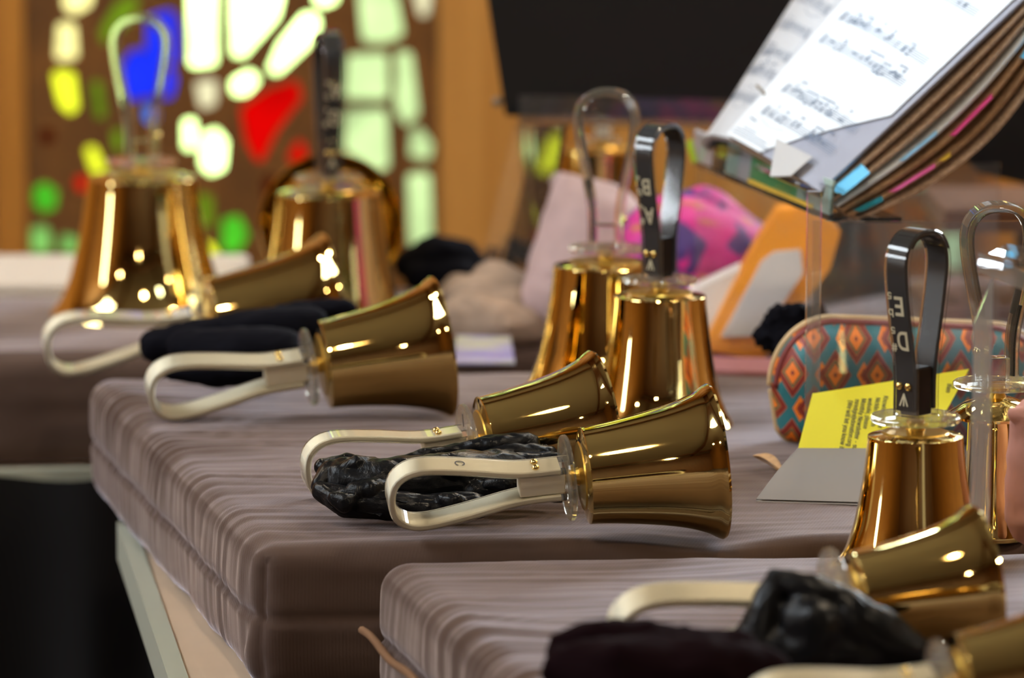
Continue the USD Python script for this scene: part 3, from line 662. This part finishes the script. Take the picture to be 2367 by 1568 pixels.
tag(obj('glove', blob(gl, edge=.0026, amp=.0030, freq=60, seed=5, smooth=16), 'leather', smooth=True), 'shiny black leather glove crumpled between the two sharpest lying bells', 'glove')
tag(obj('glove', blob([
    ch((360, 800, 4.10, .017), (430, 785, 4.09, .020), (540, 775, 4.08, .024), (650, 765, 4.08, .024), (720, 750, 4.08, .018)),
    ch((400, 855, 4.00, .010), (500, 858, 3.99, .014), (600, 855, 3.99, .014), (680, 840, 3.99, .012)), ch((430, 800, 4.06, .02), (560, 820, 4.03, .026), (660, 815, 4.03, .022)),
    ch((650, 730, 4.12, .014), (760, 715, 4.13, .012), (800, 712, 4.13, .010))], edge=.005, amp=.004, freq=50, seed=8), 'black_cloth', smooth=True), 'dark navy black cloth glove between the two far lying bells', 'glove')
tag(obj('glove', blob([
    ch((1790, 1335, 2.86, .008), (1780, 1400, 2.86, .014), (1760, 1500, 2.86, .022)), ch((1790, 1335, 2.86, .008), (1880, 1365, 2.85, .012), (1960, 1390, 2.85, .011)), ch((1880, 1370, 2.86, .012), (1880, 1440, 2.85, .024), (1900, 1510, 2.85, .024)),
    ch((1960, 1395, 2.85, .011), (1980, 1450, 2.85, .02), (2060, 1490, 2.85, .018), (2120, 1520, 2.85, .014)), ch((1760, 1500, 2.86, .02), (1880, 1500, 2.85, .024), (2000, 1510, 2.85, .02))], edge=.005, amp=.005, freq=40, seed=12), 'leather', smooth=True), 'big blurred black glove lying over the near bell strap', 'glove')
tag(obj('cloth_bundle', blob([
    ch((1305, 1500, 2.74, .014), (1370, 1495, 2.74, .018), (1480, 1508, 2.74, .022), (1600, 1525, 2.74, .022), (1700, 1530, 2.75, .02)), ch((1300, 1545, 2.70, .016), (1450, 1575, 2.68, .028), (1620, 1580, 2.68, .028), (1760, 1570, 2.7, .022))], edge=.005, amp=.006, freq=45, seed=14), 'plum_cloth', smooth=True), 'dark plum cloth bundle at the bottom, blurred', 'cloth')
tag(obj('glove', blob([ch((940, 610, 5.0, .02), (1000, 600, 5.0, .03), (1060, 605, 5.0, .025), (1090, 615, 5.0, .018)), ch((970, 640, 4.98, .02), (1060, 640, 4.98, .024))], edge=.008, amp=.008, freq=40, seed=15), 'black_cloth', smooth=True), 'small black glove far back beside the mauve bag', 'glove')
tag(obj('pompom', blob([ch((1800, 765, 4.02, .022), (1850, 760, 4.02, .024), (1890, 770, 4.02, .024)), ch((1830, 800, 4.0, .02), (1880, 810, 4.0, .022))], edge=.004, amp=.008, freq=160, seed=17), 'black_cloth', smooth=True), 'black fuzzy bundle behind the diamond patterned pouch', 'cloth')

# ------------------------------------------------------------------ pouch with diamonds
def pouch():
    D = 3.80
    t = thing('zip_pouch', 'teal zip pouch printed with orange and red diamonds', 'pouch')
    x0, x1 = (1788 - CX) / FPX * D, (2440 - CX) / FPX * D
    zb = Z0; ztop = P(2000, 734, D)[2]; H = ztop - zb; W = x1 - x0
    r = .052
    out = []
    nseg = 14
    for k in range(nseg + 1):
        a = math.pi - k / nseg * math.pi / 2; out.append((r + r * math.cos(a), H - r * 1.15 + r * 1.15 * math.sin(a)))
    for k in range(nseg + 1):
        a = math.pi / 2 - k / nseg * math.pi / 2; out.append((W - r + r * math.cos(a), H - r * 1.15 + r * 1.15 * math.sin(a) - .006))
    rb = .018
    for k in range(5):
        a = -k / 4 * math.pi / 2; out.append((W - rb + rb * math.cos(a), rb + rb * math.sin(a)))
    for k in range(5):
        a = -math.pi / 2 - k / 4 * math.pi / 2; out.append((rb * 1.3 + rb * math.cos(a), rb + rb * math.sin(a)))
    out = np.array(out); out = np.vstack([out, out[:1]])
    s = np.r_[0, np.cumsum(np.linalg.norm(np.diff(out, axis=0), axis=1))]; q = np.linspace(0, s[-1], 160)[:-1]
    out = np.column_stack([np.interp(q, s, out[:, 0]), np.interp(q, s, out[:, 1])])
    c = np.array([W * .5, H * .48]); n = len(out)
    rings = [1, .985, .95, .9, .82, .7, .55, .4, .2, .02]
    def half(sign):
        V, uv = [], []
        for f in rings:
            p = c + (out - c) * f; bulge = .040 * (1 - f ** 5) ** .6
            wob = (meshkit.fbm(np.column_stack([p * 25, np.full(n, 2.)]), 2, 4) - .5) * .01 * (1 - f)
            y = D - sign * (.006 + bulge + wob)
            V.append(np.column_stack([x0 + p[:, 0], y, zb + p[:, 1]])); uv.append(np.column_stack([p[:, 0] / .0365 + .07, p[:, 1] / .0312 + .9]))
        V, uv = np.vstack(V), np.vstack(uv); f = []
        for i in range(len(rings) - 1):
            for k in range(n):
                k2 = (k + 1) % n; a, b, c_, d_ = i * n + k, i * n + k2, (i + 1) * n + k2, (i + 1) * n + k
                f += [[a, b, c_], [a, c_, d_]] if sign > 0 else [[a, c_, b], [a, d_, c_]]
        return V, np.array(f), uv
    for sg_, nm in ((1, 'front_panel'), (-1, 'back_panel')):
        V, f, uv = half(sg_); tm = trimesh.Trimesh(V, f, process=False)
        fn = tm.face_normals[len(f) // 2]
        if fn[1] * sg_ > 0: f = f[:, ::-1]
        obj(nm, (V, f), 'diamond_print', t, smooth=True, uv=uv)
    def band(inset, rad, y, nm, mat):
        o2 = c + (out[:115] - c) * inset
        obj(nm, tube(np.column_stack([x0 + o2[:, 0], np.full(len(o2), y), zb + o2[:, 1]]), rad, 8), mat, t, smooth=True)
    band(1.0, .0036, D - .006, 'zipper', 'zip_gold'); band(.955, .0042, D - .018, 'piping', 'maroon')
    obj('zip_base', tube(np.column_stack([x0 + (c + (out - c) * .995)[:, 0], np.full(n, D), zb + (c + (out - c) * .995)[:, 1]]), .0035, 6), 'zip_gold', t, smooth=True)
pouch()

# folded letter; the shade on its front flap is put into the grey
t = thing('folded_letter', 'letter folded with a bright yellow printed flap over a front with its shade painted grey', 'letter')
a0, a1 = G(1748, 1154, Z0 + .004), G(2090, 1164, Z0 + .004)
r0, r1 = P(1845, 1036, 3.60), P(2140, 1037, 3.60)
y0 = P(1878, 910, 3.655); nl = np.cross(r1 - r0, y0 - r0); ry = P(2240, 853, 3.66) - CAM
y1 = CAM + ry * (((r0 - CAM) @ nl) / (ry @ nl))
gr = np.zeros((12, 10, 3))
for i in range(12):
    for k in range(10):
        f, h = i / 11, k / 9; p = (a0 * (1 - f) + a1 * f) * (1 - h) + (r0 * (1 - f) + r1 * f) * h
        gr[i, k] = p + np.array([0, -.010, .006]) * math.sin(h * math.pi) * (.6 + .4 * f)
obj('front_flap', sheet(gr, .0006), 'shaded_flap', t, smooth=20, label='front flap with shade put into its grey')
obj('base_sheet', slab(a0 - [0, 0, .0015], a1 - [0, 0, .0015], a1 + [.03, .09, -.0015], a0 + [.05, .09, -.0015], .001), 'paper_grey', t)
yf = obj('yellow_flap', slab(r0, r1, y1, y0, .0006), 'card_yellow', t)
ex = unit(y1 - y0); nrm = unit(np.cross(r1 - r0, y0 - r0))
nrm = nrm if nrm[1] < 0 else -nrm
dn = unit((r0 + r1) / 2 - (y0 + y1) / 2)
tx = []
for (px, py, s_, h) in [(2043, 916, 'Knowledge, her', .0040), (2025, 920, 'Nicklin Church', .0038), (2008, 921, 'website, please', .0038), (1992, 922, 'Monthly Newsletter - sum', .0040), (1977, 924, 'mredgn@donation.org', .0040), (1961, 926, '(We will let you know if th', .0040), (2203, 883, "It's", .004), (2190, 888, 'then', .004)]:
    m = meshkit.text_mesh(s_, h, .0002); lx = unit(P(px - 16, py + 95, 3.62) - P(px, py, 3.65)); lx = unit(lx - nrm * (lx @ nrm)); ly = np.cross(nrm, lx)
    # start on the flap's plane
    o = P(px, py, 3.64); ray = o - CAM; o = CAM + ray * (((r0 - CAM) @ nrm) / (ray @ nrm)); length = m.bounds[1, 0]
    avail = (o - r0) @ -dn * .98
    v = m.vertices * [min(1, avail / length * 1.05), 1, 1]
    tx.append(trimesh.Trimesh(o + nrm * .0006 + np.outer(v[:, 0], lx) + np.outer(v[:, 1], ly) + np.outer(v[:, 2], nrm), m.faces, process=False))
for m in tx: obj('printed_line', m, 'ink', yf)

# dry leaf
g = np.zeros((14, 7, 3)); A, B = G(1742, 1054, Z0 + .012), G(1812, 1096, Z0 + .004)
for i in range(14):
    f = i / 13; c = A + (B - A) * f
    for k in range(7):
        w = (k / 6 - .5) * .016 * math.sin(math.pi * (f * .92 + .04)); g[i, k] = c + np.array([.5 * w, w, .5 * abs(w) + .003 * math.sin(f * 3)])
lf = thing('dry_leaf', 'small curled tan leaf on the pad beside the letter', 'leaf')
obj('blade', sheet(g, .0006), 'leaf', lf, smooth=True)
obj('stalk', tube([A, A + (B - A) * .5 + [0, 0, .001], B], .0007, 6), 'leaf', lf)

# ------------------------------------------------------------------ clear acrylic riser with the binder
def riser(label, near, far, tray_d, zt, zb, up, lean, side_near, th=.0045):
    """near, far: the tray's outer lower corners; up: direction of the back panel."""
    t = thing('acrylic_stand', label, 'music stand', 'clear acrylic music stands')
    near, far = np.array(near, float), np.array(far, float)
    e = unit(far - near); out = np.array([tray_d, 0, 0.]); lip = np.array([-.0, 0, .028])
    obj('tray', slab(near, near + out, far + out, far, th), 'acrylic', t)
    obj('tray_lip', slab(near + [0, 0, -.003], far + [0, 0, -.003], far + lip, near + lip, th), 'acrylic', t)
    return t, e
SN, SF = P(1926, 503, 3.79), P(1606, 372, 4.30)
t, e = riser('clear acrylic music riser holding the open music binder', SN, SF, .06, 0, 0, 0, 0, 0)
bk = np.array([.03, 0, .027]); o = np.array([.06, 0, .0])
pl = [P(1872, 440, 3.72), P(2440, 440, 3.72), [0, 0, 0], [0, 0, 0]]
zb = Z0 + .001
pA = P(1880, 512, 3.70); pB = P(2470, 512, 3.70)
obj('end_panel', slab([pA[0], 3.70, zb], [pB[0], 3.70, zb], [pB[0], 3.70, pB[2]], [pA[0], 3.70, pA[2]], .005), 'acrylic', t)
pC = P(1866, 442, 3.70); pD = P(1888, 442, 3.70)
obj('corner_post', slab([pC[0], 3.695, zb], [pD[0] + .004, 3.695, zb], [pD[0] + .004, 3.695, pC[2]], [pC[0], 3.695, pC[2]], .010), 'acrylic_post', t)
obj('far_panel', slab([SF[0], 4.28, ZL], [SF[0] + .30, 4.28, ZL], [SF[0] + .30, 4.28, SF[2]], [SF[0], 4.28, SF[2] - .006], .005), 'acrylic', t)
obj('brace', tube([P(1895, 450, 3.74), P(1880, 442, 3.76), P(1750, 385, 4.02)], .003, 8), 'acrylic', t)

bd = thing('music_binder', 'open ring binder of sheet music lit bright white on the clear riser', 'binder')
S0 = P(1692, 322, 4.03); BR = P(1905, 452, 3.815); FL = P(1620, 338, 4.24)
eS, eR, eL = unit([.66, .05, .75]), unit([.715, .03, .68]), unit([.53, .05, .85])
HP = .33
def right(u, v, lift=0.0, bow=0.0):
    """u across from the spine, v up the page, both 0..1 (arrays)."""
    u, v = np.broadcast_arrays(np.asarray(u, float), np.asarray(v, float)); u = u[..., None]; v = v[..., None]
    base = S0 + (BR - S0) * u
    dirn = eS * (1 - u) + eR * u
    n = unit(np.cross(BR - S0, eS)); n = n if n[0] < 0 else -n
    arch = .010 * np.sin(np.pi * np.clip(u, 0, 1)) * (1 - .5 * v)
    return base + dirn * v * HP + n * (arch + lift - bow * u * np.sin(np.pi * np.clip(.10 + v * 1.05, 0, 1)))
U, V = np.meshgrid(np.linspace(0, 1, 18), np.linspace(0, 1, 26), indexing='ij')
g = right(U * .97 * np.clip(.47 + V * 1.9, 0, 1), .0 + V, .008)
pg1 = obj('page', sheet(g, .0006), 'paper', bd, smooth=True, label='bright white page of printed music')
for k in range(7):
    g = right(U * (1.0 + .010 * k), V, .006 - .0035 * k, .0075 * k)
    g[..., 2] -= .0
    obj('page', sheet(g, .0028), ['page_curl_shade', 'page_edge', 'page_edge', 'paper', 'page_tan', 'page_tan', 'page_edge'][k], bd, smooth=30)
def leftp(u, v, lift=0.):
    u = np.asarray(u)[..., None]; v = np.asarray(v)[..., None]
    base = S0 + (FL - S0) * u; dirn = eS * (1 - u) + eL * u
    return base + dirn * v * HP * (1 + .15 * u) + np.array([-.6, 0, .6]) * (.012 * np.sin(np.pi * u) + lift)
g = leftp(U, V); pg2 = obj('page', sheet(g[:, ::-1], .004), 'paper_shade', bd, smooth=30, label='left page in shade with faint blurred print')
g = leftp(U, V, -.006); obj('cover', sheet(g[:, ::-1], .002), 'cover_gray', bd, smooth=30)
for v in (.16, .74):
    p0 = right(np.array(.0), np.array(v)); r_ = [p0 + np.array([-.010 * math.sin(a) - .002, .012 * math.cos(a), .010 * math.sin(a)]) for a in np.linspace(-.6, math.pi + .6, 16)]
    obj('ring', tube(r_, .0014, 8), 'lamp_metal', bd, smooth=True)
# folded-over page corner
q1, q2, q3, q0 = right(np.array(.518), np.array(.056), .0125), right(np.array(.84), np.array(.066), .0135), right(np.array(.83), np.array(-.012), .0135), right(np.array(.715), np.array(-.044), .0125)
obj('page_corner', slab(q0, q3, q2, q1, .0005), 'paper_grey', bd, label='grey page corner folded over')
# printed music
pr = []; rn = random.Random(7)
def quad_print(f, u0, v0, u1, v1, lift, wu, wv):
    d = np.array([u1 - u0, v1 - v0], float); d /= max(np.linalg.norm(d * [.22, .33]), 1e-9)
    n = np.array([-d[1] * .33 / .22, d[0] * .22 / .33]); n /= np.linalg.norm(n * [.22, .33]); w = wu / 2
    k = max(2, int(abs(u1 - u0) / .06) + 2)
    us = np.linspace(u0, u1, k); vs = np.linspace(v0, v1, k)
    a = f(us + n[0] * w, vs + n[1] * w, lift); b = f(us - n[0] * w, vs - n[1] * w, lift); vv = np.vstack([a, b]); ff = []
    for i in range(k - 1): ff += [[i, i + k, i + 1], [i + 1, i + k, i + k + 1]]
    pr.append(trimesh.Trimesh(vv, ff, process=False))
def score(f, u0, u1, v0, lift, hand):
    for st in range(2):
        vb = v0 + st * .085
        for l in range(5): quad_print(f, u0, vb + l * .0062, u1, vb + l * .0062, lift, .0005, 0)
        u = u0 + .10
        quad_print(f, u0 + .015, vb - .004, u0 + .035, vb + .030, lift, .0022, 0); quad_print(f, u0 + .03, vb, u0 + .03, vb + .028, lift, .0012, 0)
        while u < u1 - .04:
            r = rn.random()
            if r < .55:
                w = rn.choice([.035, .035, .07]); b0 = vb + rn.uniform(0, .02); tops = []
                for j in range(rn.choice([2, 2, 4])):
                    uu = u + j * w * .6
                    if uu > u1 - .02: break
                    for q in range(rn.choice([1, 2, 3])):
                        vv = b0 + rn.uniform(-.006, .006) + q * .0095
                        quad_print(f, uu - .008, vv - .0014, uu + .008, vv + .0014, lift, .0021, 0)
                    quad_print(f, uu + .008, b0, uu + .008, b0 + .034, lift, .0004, 0); tops.append(uu + .008)
                if len(tops) > 1: quad_print(f, tops[0], b0 + .033, tops[-1], b0 + .035, lift, .0014, 0)
                u += .05 + w * 1.35
            elif r < .75: quad_print(f, u, vb + .015, u + .05, vb + .017, lift, .0016, 0); u += .09
            else: quad_print(f, u, vb, u, vb + .025, lift, .0006, 0); u += .06
    quad_print(f, u0, v0, u0, v0 + .085 + .025, lift, .0006, 0)
    k = 12; us = np.linspace(u0 + .05, u0 + (u1 - u0) * .45, k)
    for i in range(k - 1): quad_print(f, us[i], v0 - .012 - .012 * math.sin(math.pi * i / (k - 1)), us[i + 1], v0 - .012 - .012 * math.sin(math.pi * (i + 1) / (k - 1)), lift, .0005, 0)
fR = lambda u, v, l: right(u, v, l)
for v0 in (.10, .36, .63, .88): score(fR, .09 if v0 != .10 else .16, .88, v0, .0086, 0)
for v0, a, b in ((.030, .05, .45), (.018, .04, .5), (.042, .12, .3)): quad_print(fR, a, v0, b, v0, .0086, .0009, 0)
quad_print(fR, .10, .075, .20, .072, .0086, .0016, 0)
obj('printed_notes', cat(pr), 'ink_soft', pg1, kind='stuff', label='blurred printed staves and notes')
pr = []
for v0 in (.12, .27, .44, .60, .78): score(lambda u, v, l: leftp(np.asarray(u), np.asarray(v), l), .15, .85, v0, .0004, 0)
obj('printed_notes', cat(pr), 'ink_soft', pg2, kind='stuff')
# index tabs along the fore edge
def tab(mat, k, v0, v1, out, lab):
    f = lambda u, v: right(np.array(u), np.array(v), .0065 - .0035 * k, .0075 * k)
    u = 1.0 + .010 * k
    a, b = f(u - .012, v0), f(u - .012, v1); c_, d_ = f(u + out, v1 - .01), f(u + out, v0 + .01)
    obj('index_tab', slab(a, d_, c_, b, .0008), mat, bd, label=lab)
tab('tab_cyan', 1, .02, .13, .10, 'cyan index tab'); tab('tab_blue', 3, .20, .33, .012, 'pale blue index tab'); tab('tab_magenta', 4, .34, .50, .012, 'magenta index tab'); tab('tab_pink', 5, .12, .26, .012, 'pink index tab')
tab('tab_teal', 5, .02, .10, .03, 'dark teal index tab'); tab('tab_cyan', 4, .62, .76, .05, 'cyan index tab'); tab('cover_yellow', 5, .27, .31, .012, 'yellow index tab')
# booklets standing in the tray in front
bt = thing('booklet', 'thin booklet with green and black cover bands in the tray under the binder', 'booklet')
segs = [(0, .10, 'cover_gray'), (.10, .165, 'cover_gray'), (.165, .27, 'label_black'), (.27, .36, 'cover_pale'), (.36, .45, 'cover_gray'), (.45, .78, 'cover_green'), (.78, 1.0, 'cover_pale')]
A0, A1 = SF + [.012, 0, .002], SN + [.012, 0, .002]
for a, b, mt in segs:
    p, q = A0 + (A1 - A0) * a, A0 + (A1 - A0) * b
    p, q = p + [-.016, 0, 0], q + [-.016, 0, 0]
    obj('cover_band', slab(p, q, q + [.004, 0, .030], p + [.004, 0, .030], .002), mt, bt)
p, q = A0 + (A1 - A0) * .20, A0 + (A1 - A0) * .265
obj('label_patch', slab(p + [-.0155, 0, .013], q + [-.0155, 0, .013], q + [-.0135, 0, .026], p + [-.0135, 0, .026], .001), 'label_lime', bt)
obj('spine_edge', slab(A0 + (A1 - A0) * .45 + [-.017, 0, 0], A0 + (A1 - A0) * .9 + [-.017, 0, 0], A0 + (A1 - A0) * .9 + [-.0165, 0, .004], A0 + (A1 - A0) * .45 + [-.0165, 0, .004], .001), 'cover_yellow', bt)
lt = obj('paper_flag', slab(P(1600, 320, 4.27), P(1612, 372, 4.27), P(1600, 378, 4.27), P(1585, 330, 4.27), .001), 'lime_tag'); tag(lt, 'lime green sticky flag at the far end of the tray', 'sticky flag')

# clip-on LED above the music
ll = thing('music_light', 'clip-on LED music light over the binder, above the picture', 'lamp')
ctr = right(np.array(.5), np.array(.45)); nn_ = unit(np.cross(BR - S0, eS)); nn_ = nn_ if nn_[0] < 0 else -nn_
lp = ctr + nn_ * .22 + np.array([-.02, -.02, .20])
zax = unit(lp - ctr); xax = unit(np.cross([0, 1, 0], zax)); yax = np.cross(zax, xax)
hs = np.array([slab_ for slab_ in [xax * .02, yax * .08]])
obj('lamp_head', slab(lp - hs[0] - hs[1] + zax * .012, lp + hs[0] - hs[1] + zax * .012, lp + hs[0] + hs[1] + zax * .012, lp - hs[0] + hs[1] + zax * .012, .010), 'black_matte', ll)
obj('led_strip', slab(lp + .8 * hs[0] + .9 * hs[1], lp + .8 * hs[0] - .9 * hs[1], lp - .8 * hs[0] - .9 * hs[1], lp - .8 * hs[0] + .9 * hs[1], -.0015), 'led_glow', ll)
cl = SF * .5 + SN * .5 + o + bk
obj('gooseneck', tube(spline([cl, cl + [0, 0, .12], (cl + lp) / 2 + [0, 0, .16], lp + zax * .012], 24), .004, 8), 'black_matte', ll, smooth=True)
obj('clip', rbox(cl[0] - .015, cl[0] + .015, cl[1] - .02, cl[1] + .02, cl[2] - .02, cl[2] + .02, .004), 'black_matte', ll)

# ------------------------------------------------------------------ things behind
def prism_px(pts, D, th):
    v = np.array([P(a, b, D)[[0, 2]] for a, b in pts]); m = trimesh.creation.extrude_polygon(sg.Polygon(v), th, engine='earcut')
    m.apply_transform(np.array([[1, 0, 0, 0], [0, 0, 1, D], [0, 1, 0, 0], [0, 0, 0, 1]])); m.invert(); return m
# far acrylic stand with black folder
fs = thing('acrylic_stand', 'farther clear acrylic stand with the big black folder on it', 'music stand', 'clear acrylic music stands')
FD = 4.86
fA, fB = P(1200, 268, FD), P(1880, 285, FD)
obj('tray', slab(fA + [0, -.05, 0], fB + [0, -.05, 0], fB, fA, .005), 'acrylic', fs)
obj('tray_lip', slab(fA + [0, -.05, 0], fB + [0, -.05, 0], fB + [0, -.052, .028], fA + [0, -.052, .028], .004), 'acrylic', fs)
obj('side_panel', slab(P(1240, 690, 4.62), P(1300, 285, 4.62), P(1192, 285, 4.92), P(1098, 660, 4.92), .005), 'acrylic', fs)
obj('side_panel', slab([fB[0], FD - .06, ZL], [fB[0] + .12, FD + .10, ZL], fB + [.05, .08, 0], fB, .005), 'acrylic', fs)
tf = thing('music_folder', 'large black music folder standing on the far clear stand', 'folder')
obj('folder_cover', prism_px([(1168, 268), (1850, 285), (1880, -140), (1105, -140)], FD + .0, .022), 'black_folder', tf)
obj('folder_edge', prism_px([(1172, 266), (1850, 283), (1850, 262), (1172, 245)], FD - .004, .004), 'black_matte', tf)
obj('corner_tip', trimesh.creation.icosphere(2, .006).apply_translation(P(1150, 236, FD - .002)), 'lamp_metal', tf)
# dark folder at upper right with pale page
tf = thing('music_folder', 'dark folder with a lavender page at the upper right edge', 'folder')
obj('folder_cover', prism_px([(2050, 362), (2215, 352), (2262, 400), (2480, 452), (2480, -60), (2300, 10), (2150, 180)], 4.75, .03), 'black_folder', tf)
obj('page', slab(P(2278, 150, 4.70), P(2330, 186, 4.70), P(2470, 60, 4.72), P(2440, -20, 4.72), .004), 'paper_shade', tf)
obj('cover_back', slab(P(2332, 184, 4.69), P(2400, 250, 4.69), P(2480, 170, 4.69), P(2440, 95, 4.69), .004), 'page_tan', tf)
obj('spine_band', prism_px([(2080, 362), (2190, 350), (2196, 190), (2150, 220)], 4.745, .004), 'wood_dark', tf)
# the dark shelf that carries it
tag(obj('shelf_stand', cat([box(.47, .75, 4.7, 4.95, P(2300, 452, 4.75)[2] - .035, P(2300, 452, 4.75)[2] - .012), box(.56, .60, 4.78, 4.82, ZL, P(2300, 452, 4.75)[2] - .03), box(.45, .72, 4.72, 4.93, ZL, ZL + .015)]), 'wood_dark'), 'dark wooden shelf stand carrying the dark folder at upper right', 'stand')

# mauve bag, tissue bundle, glossy card
tag(obj('cloth_bag', blob([ch((1310, 450, 4.62, .02), (1310, 560, 4.60, .035), (1320, 660, 4.58, .05), (1310, 740, 4.58, .05)), ch((1330, 480, 4.62, .03), (1380, 560, 4.60, .06), (1400, 680, 4.58, .08)), ch((1290, 420, 4.64, .012), (1340, 480, 4.63, .02), (1400, 530, 4.62, .02))] , edge=.01, amp=.012, freq=16, seed=21), 'mauve_cloth', smooth=True), 'soft mauve cloth bag slumped in the middle distance', 'bag')
tag(obj('scarf', blob([ch((1070, 700, 4.66, .03), (1130, 720, 4.62, .04), (1200, 730, 4.6, .035)), ch((1080, 740, 4.56, .028), (1150, 760, 4.54, .03), (1220, 765, 4.54, .02)), ch((1150, 660, 4.66, .03), (1180, 700, 4.64, .03))], edge=.008, amp=.012, freq=30, seed=22), 'beige_cloth', smooth=True), 'crumpled beige brown scarf beside the mauve bag', 'scarf')
tag(obj('printed_card', slab(G(1050, 838, ZL + .012), G(1190, 838, ZL + .012), G(1180, 778, ZL + .014), G(1055, 775, ZL + .014), .002), 'glossy_two_tone'), 'glossy lavender and pale yellow card lying behind the bells', 'card')
# far bell partly hidden behind the clear loop
cB = P(1392, 560, 4.98); T = np.eye(4); T[:3, 3] = [cB[0], 4.98, ZL]
bell('partly hidden far standing handbell seen through the clear loop', SG, T, .085, 'white', .6, Lr=1.9)
# magenta bag
t = thing('cloth_bag', 'magenta bag printed with gold and blue, right of the middle bells', 'bag')
obj('bag_body', blob([ch((1490, 640, 4.48, .05), (1560, 600, 4.48, .07), (1660, 620, 4.48, .06), (1730, 660, 4.48, .04)), ch((1520, 530, 4.5, .035), (1620, 530, 4.5, .045), (1700, 570, 4.5, .035)), ch((1500, 700, 4.46, .05), (1620, 710, 4.46, .06), (1700, 720, 4.46, .05))], edge=.008, amp=.006, freq=20, seed=25), 'magenta_print', t, smooth=True)
# orange-edged white tote
t = thing('tote_bag', 'white bag with broad orange borders leaning behind the pouch', 'bag')
TD = 4.28
pts = [(1625, 812), (1690, 700), (1770, 575), (1815, 515), (1905, 505), (1958, 560), (1930, 640), (1860, 720), (1800, 795), (1760, 832)]
def leaning(m):
    v = m.vertices.copy(); v[:, 1] += (v[:, 2] - Z0) * .75; return trimesh.Trimesh(v, m.faces, process=False)
obj('bag_body', leaning(prism_px(pts, TD, .05)), 'orange', t)
obj('white_panel', leaning(prism_px([(1600, 690), (1720, 640), (1745, 640), (1668, 775), (1640, 790)], TD + .03, .05)), 'white_cloth', t)
obj('white_panel', leaning(prism_px([(1668, 785), (1720, 705), (1770, 625), (1800, 605), (1862, 600), (1866, 650), (1815, 715), (1770, 782)], TD - .006, .007)), 'white_cloth', t)
tag(obj('placemat', slab(G(1640, 856, Z0 + .004), G(1800, 862, Z0 + .004), G(1800, 828, Z0 + .006), G(1640, 824, Z0 + .006), .004), 'pink_cloth'), 'dusty pink folded cloth under the orange bag', 'cloth')
# near clear stand at the right edge and pink pouch
t = thing('acrylic_stand', 'nearest clear acrylic stand, blurred, at the right edge', 'music stand', 'clear acrylic music stands')
ND = 3.10
a, b = P(2248, 900, ND), P(2292, 900, ND)
obj('post', slab([a[0], ND, Z0], [b[0], ND, Z0], [b[0], ND, P(2270, 640, ND)[2]], [a[0], ND, P(2260, 750, ND)[2]], .006), 'acrylic_edge', t)
obj('arm', slab(P(2262, 630, ND), P(2440, 700, ND), P(2440, 655, ND), P(2262, 585, ND), .006), 'acrylic_edge', t)
obj('tray', slab(P(2262, 600, ND), P(2262, 600, ND) + [.16, 0, -.02], P(2262, 600, ND) + [.18, .09, -.02], P(2262, 600, ND) + [.03, .09, 0], .005), 'acrylic', t)
tag(obj('pouch', blob([ch((2395, 985, 3.30, .022), (2400, 1080, 3.30, .026), (2400, 1190, 3.30, .026)), ch((2345, 960, 3.29, .006), (2400, 965, 3.29, .010))], edge=.005, amp=.004, freq=40, seed=41), 'pink_soft', smooth=True), 'pale pink soft pouch cut off by the right edge', 'pouch')
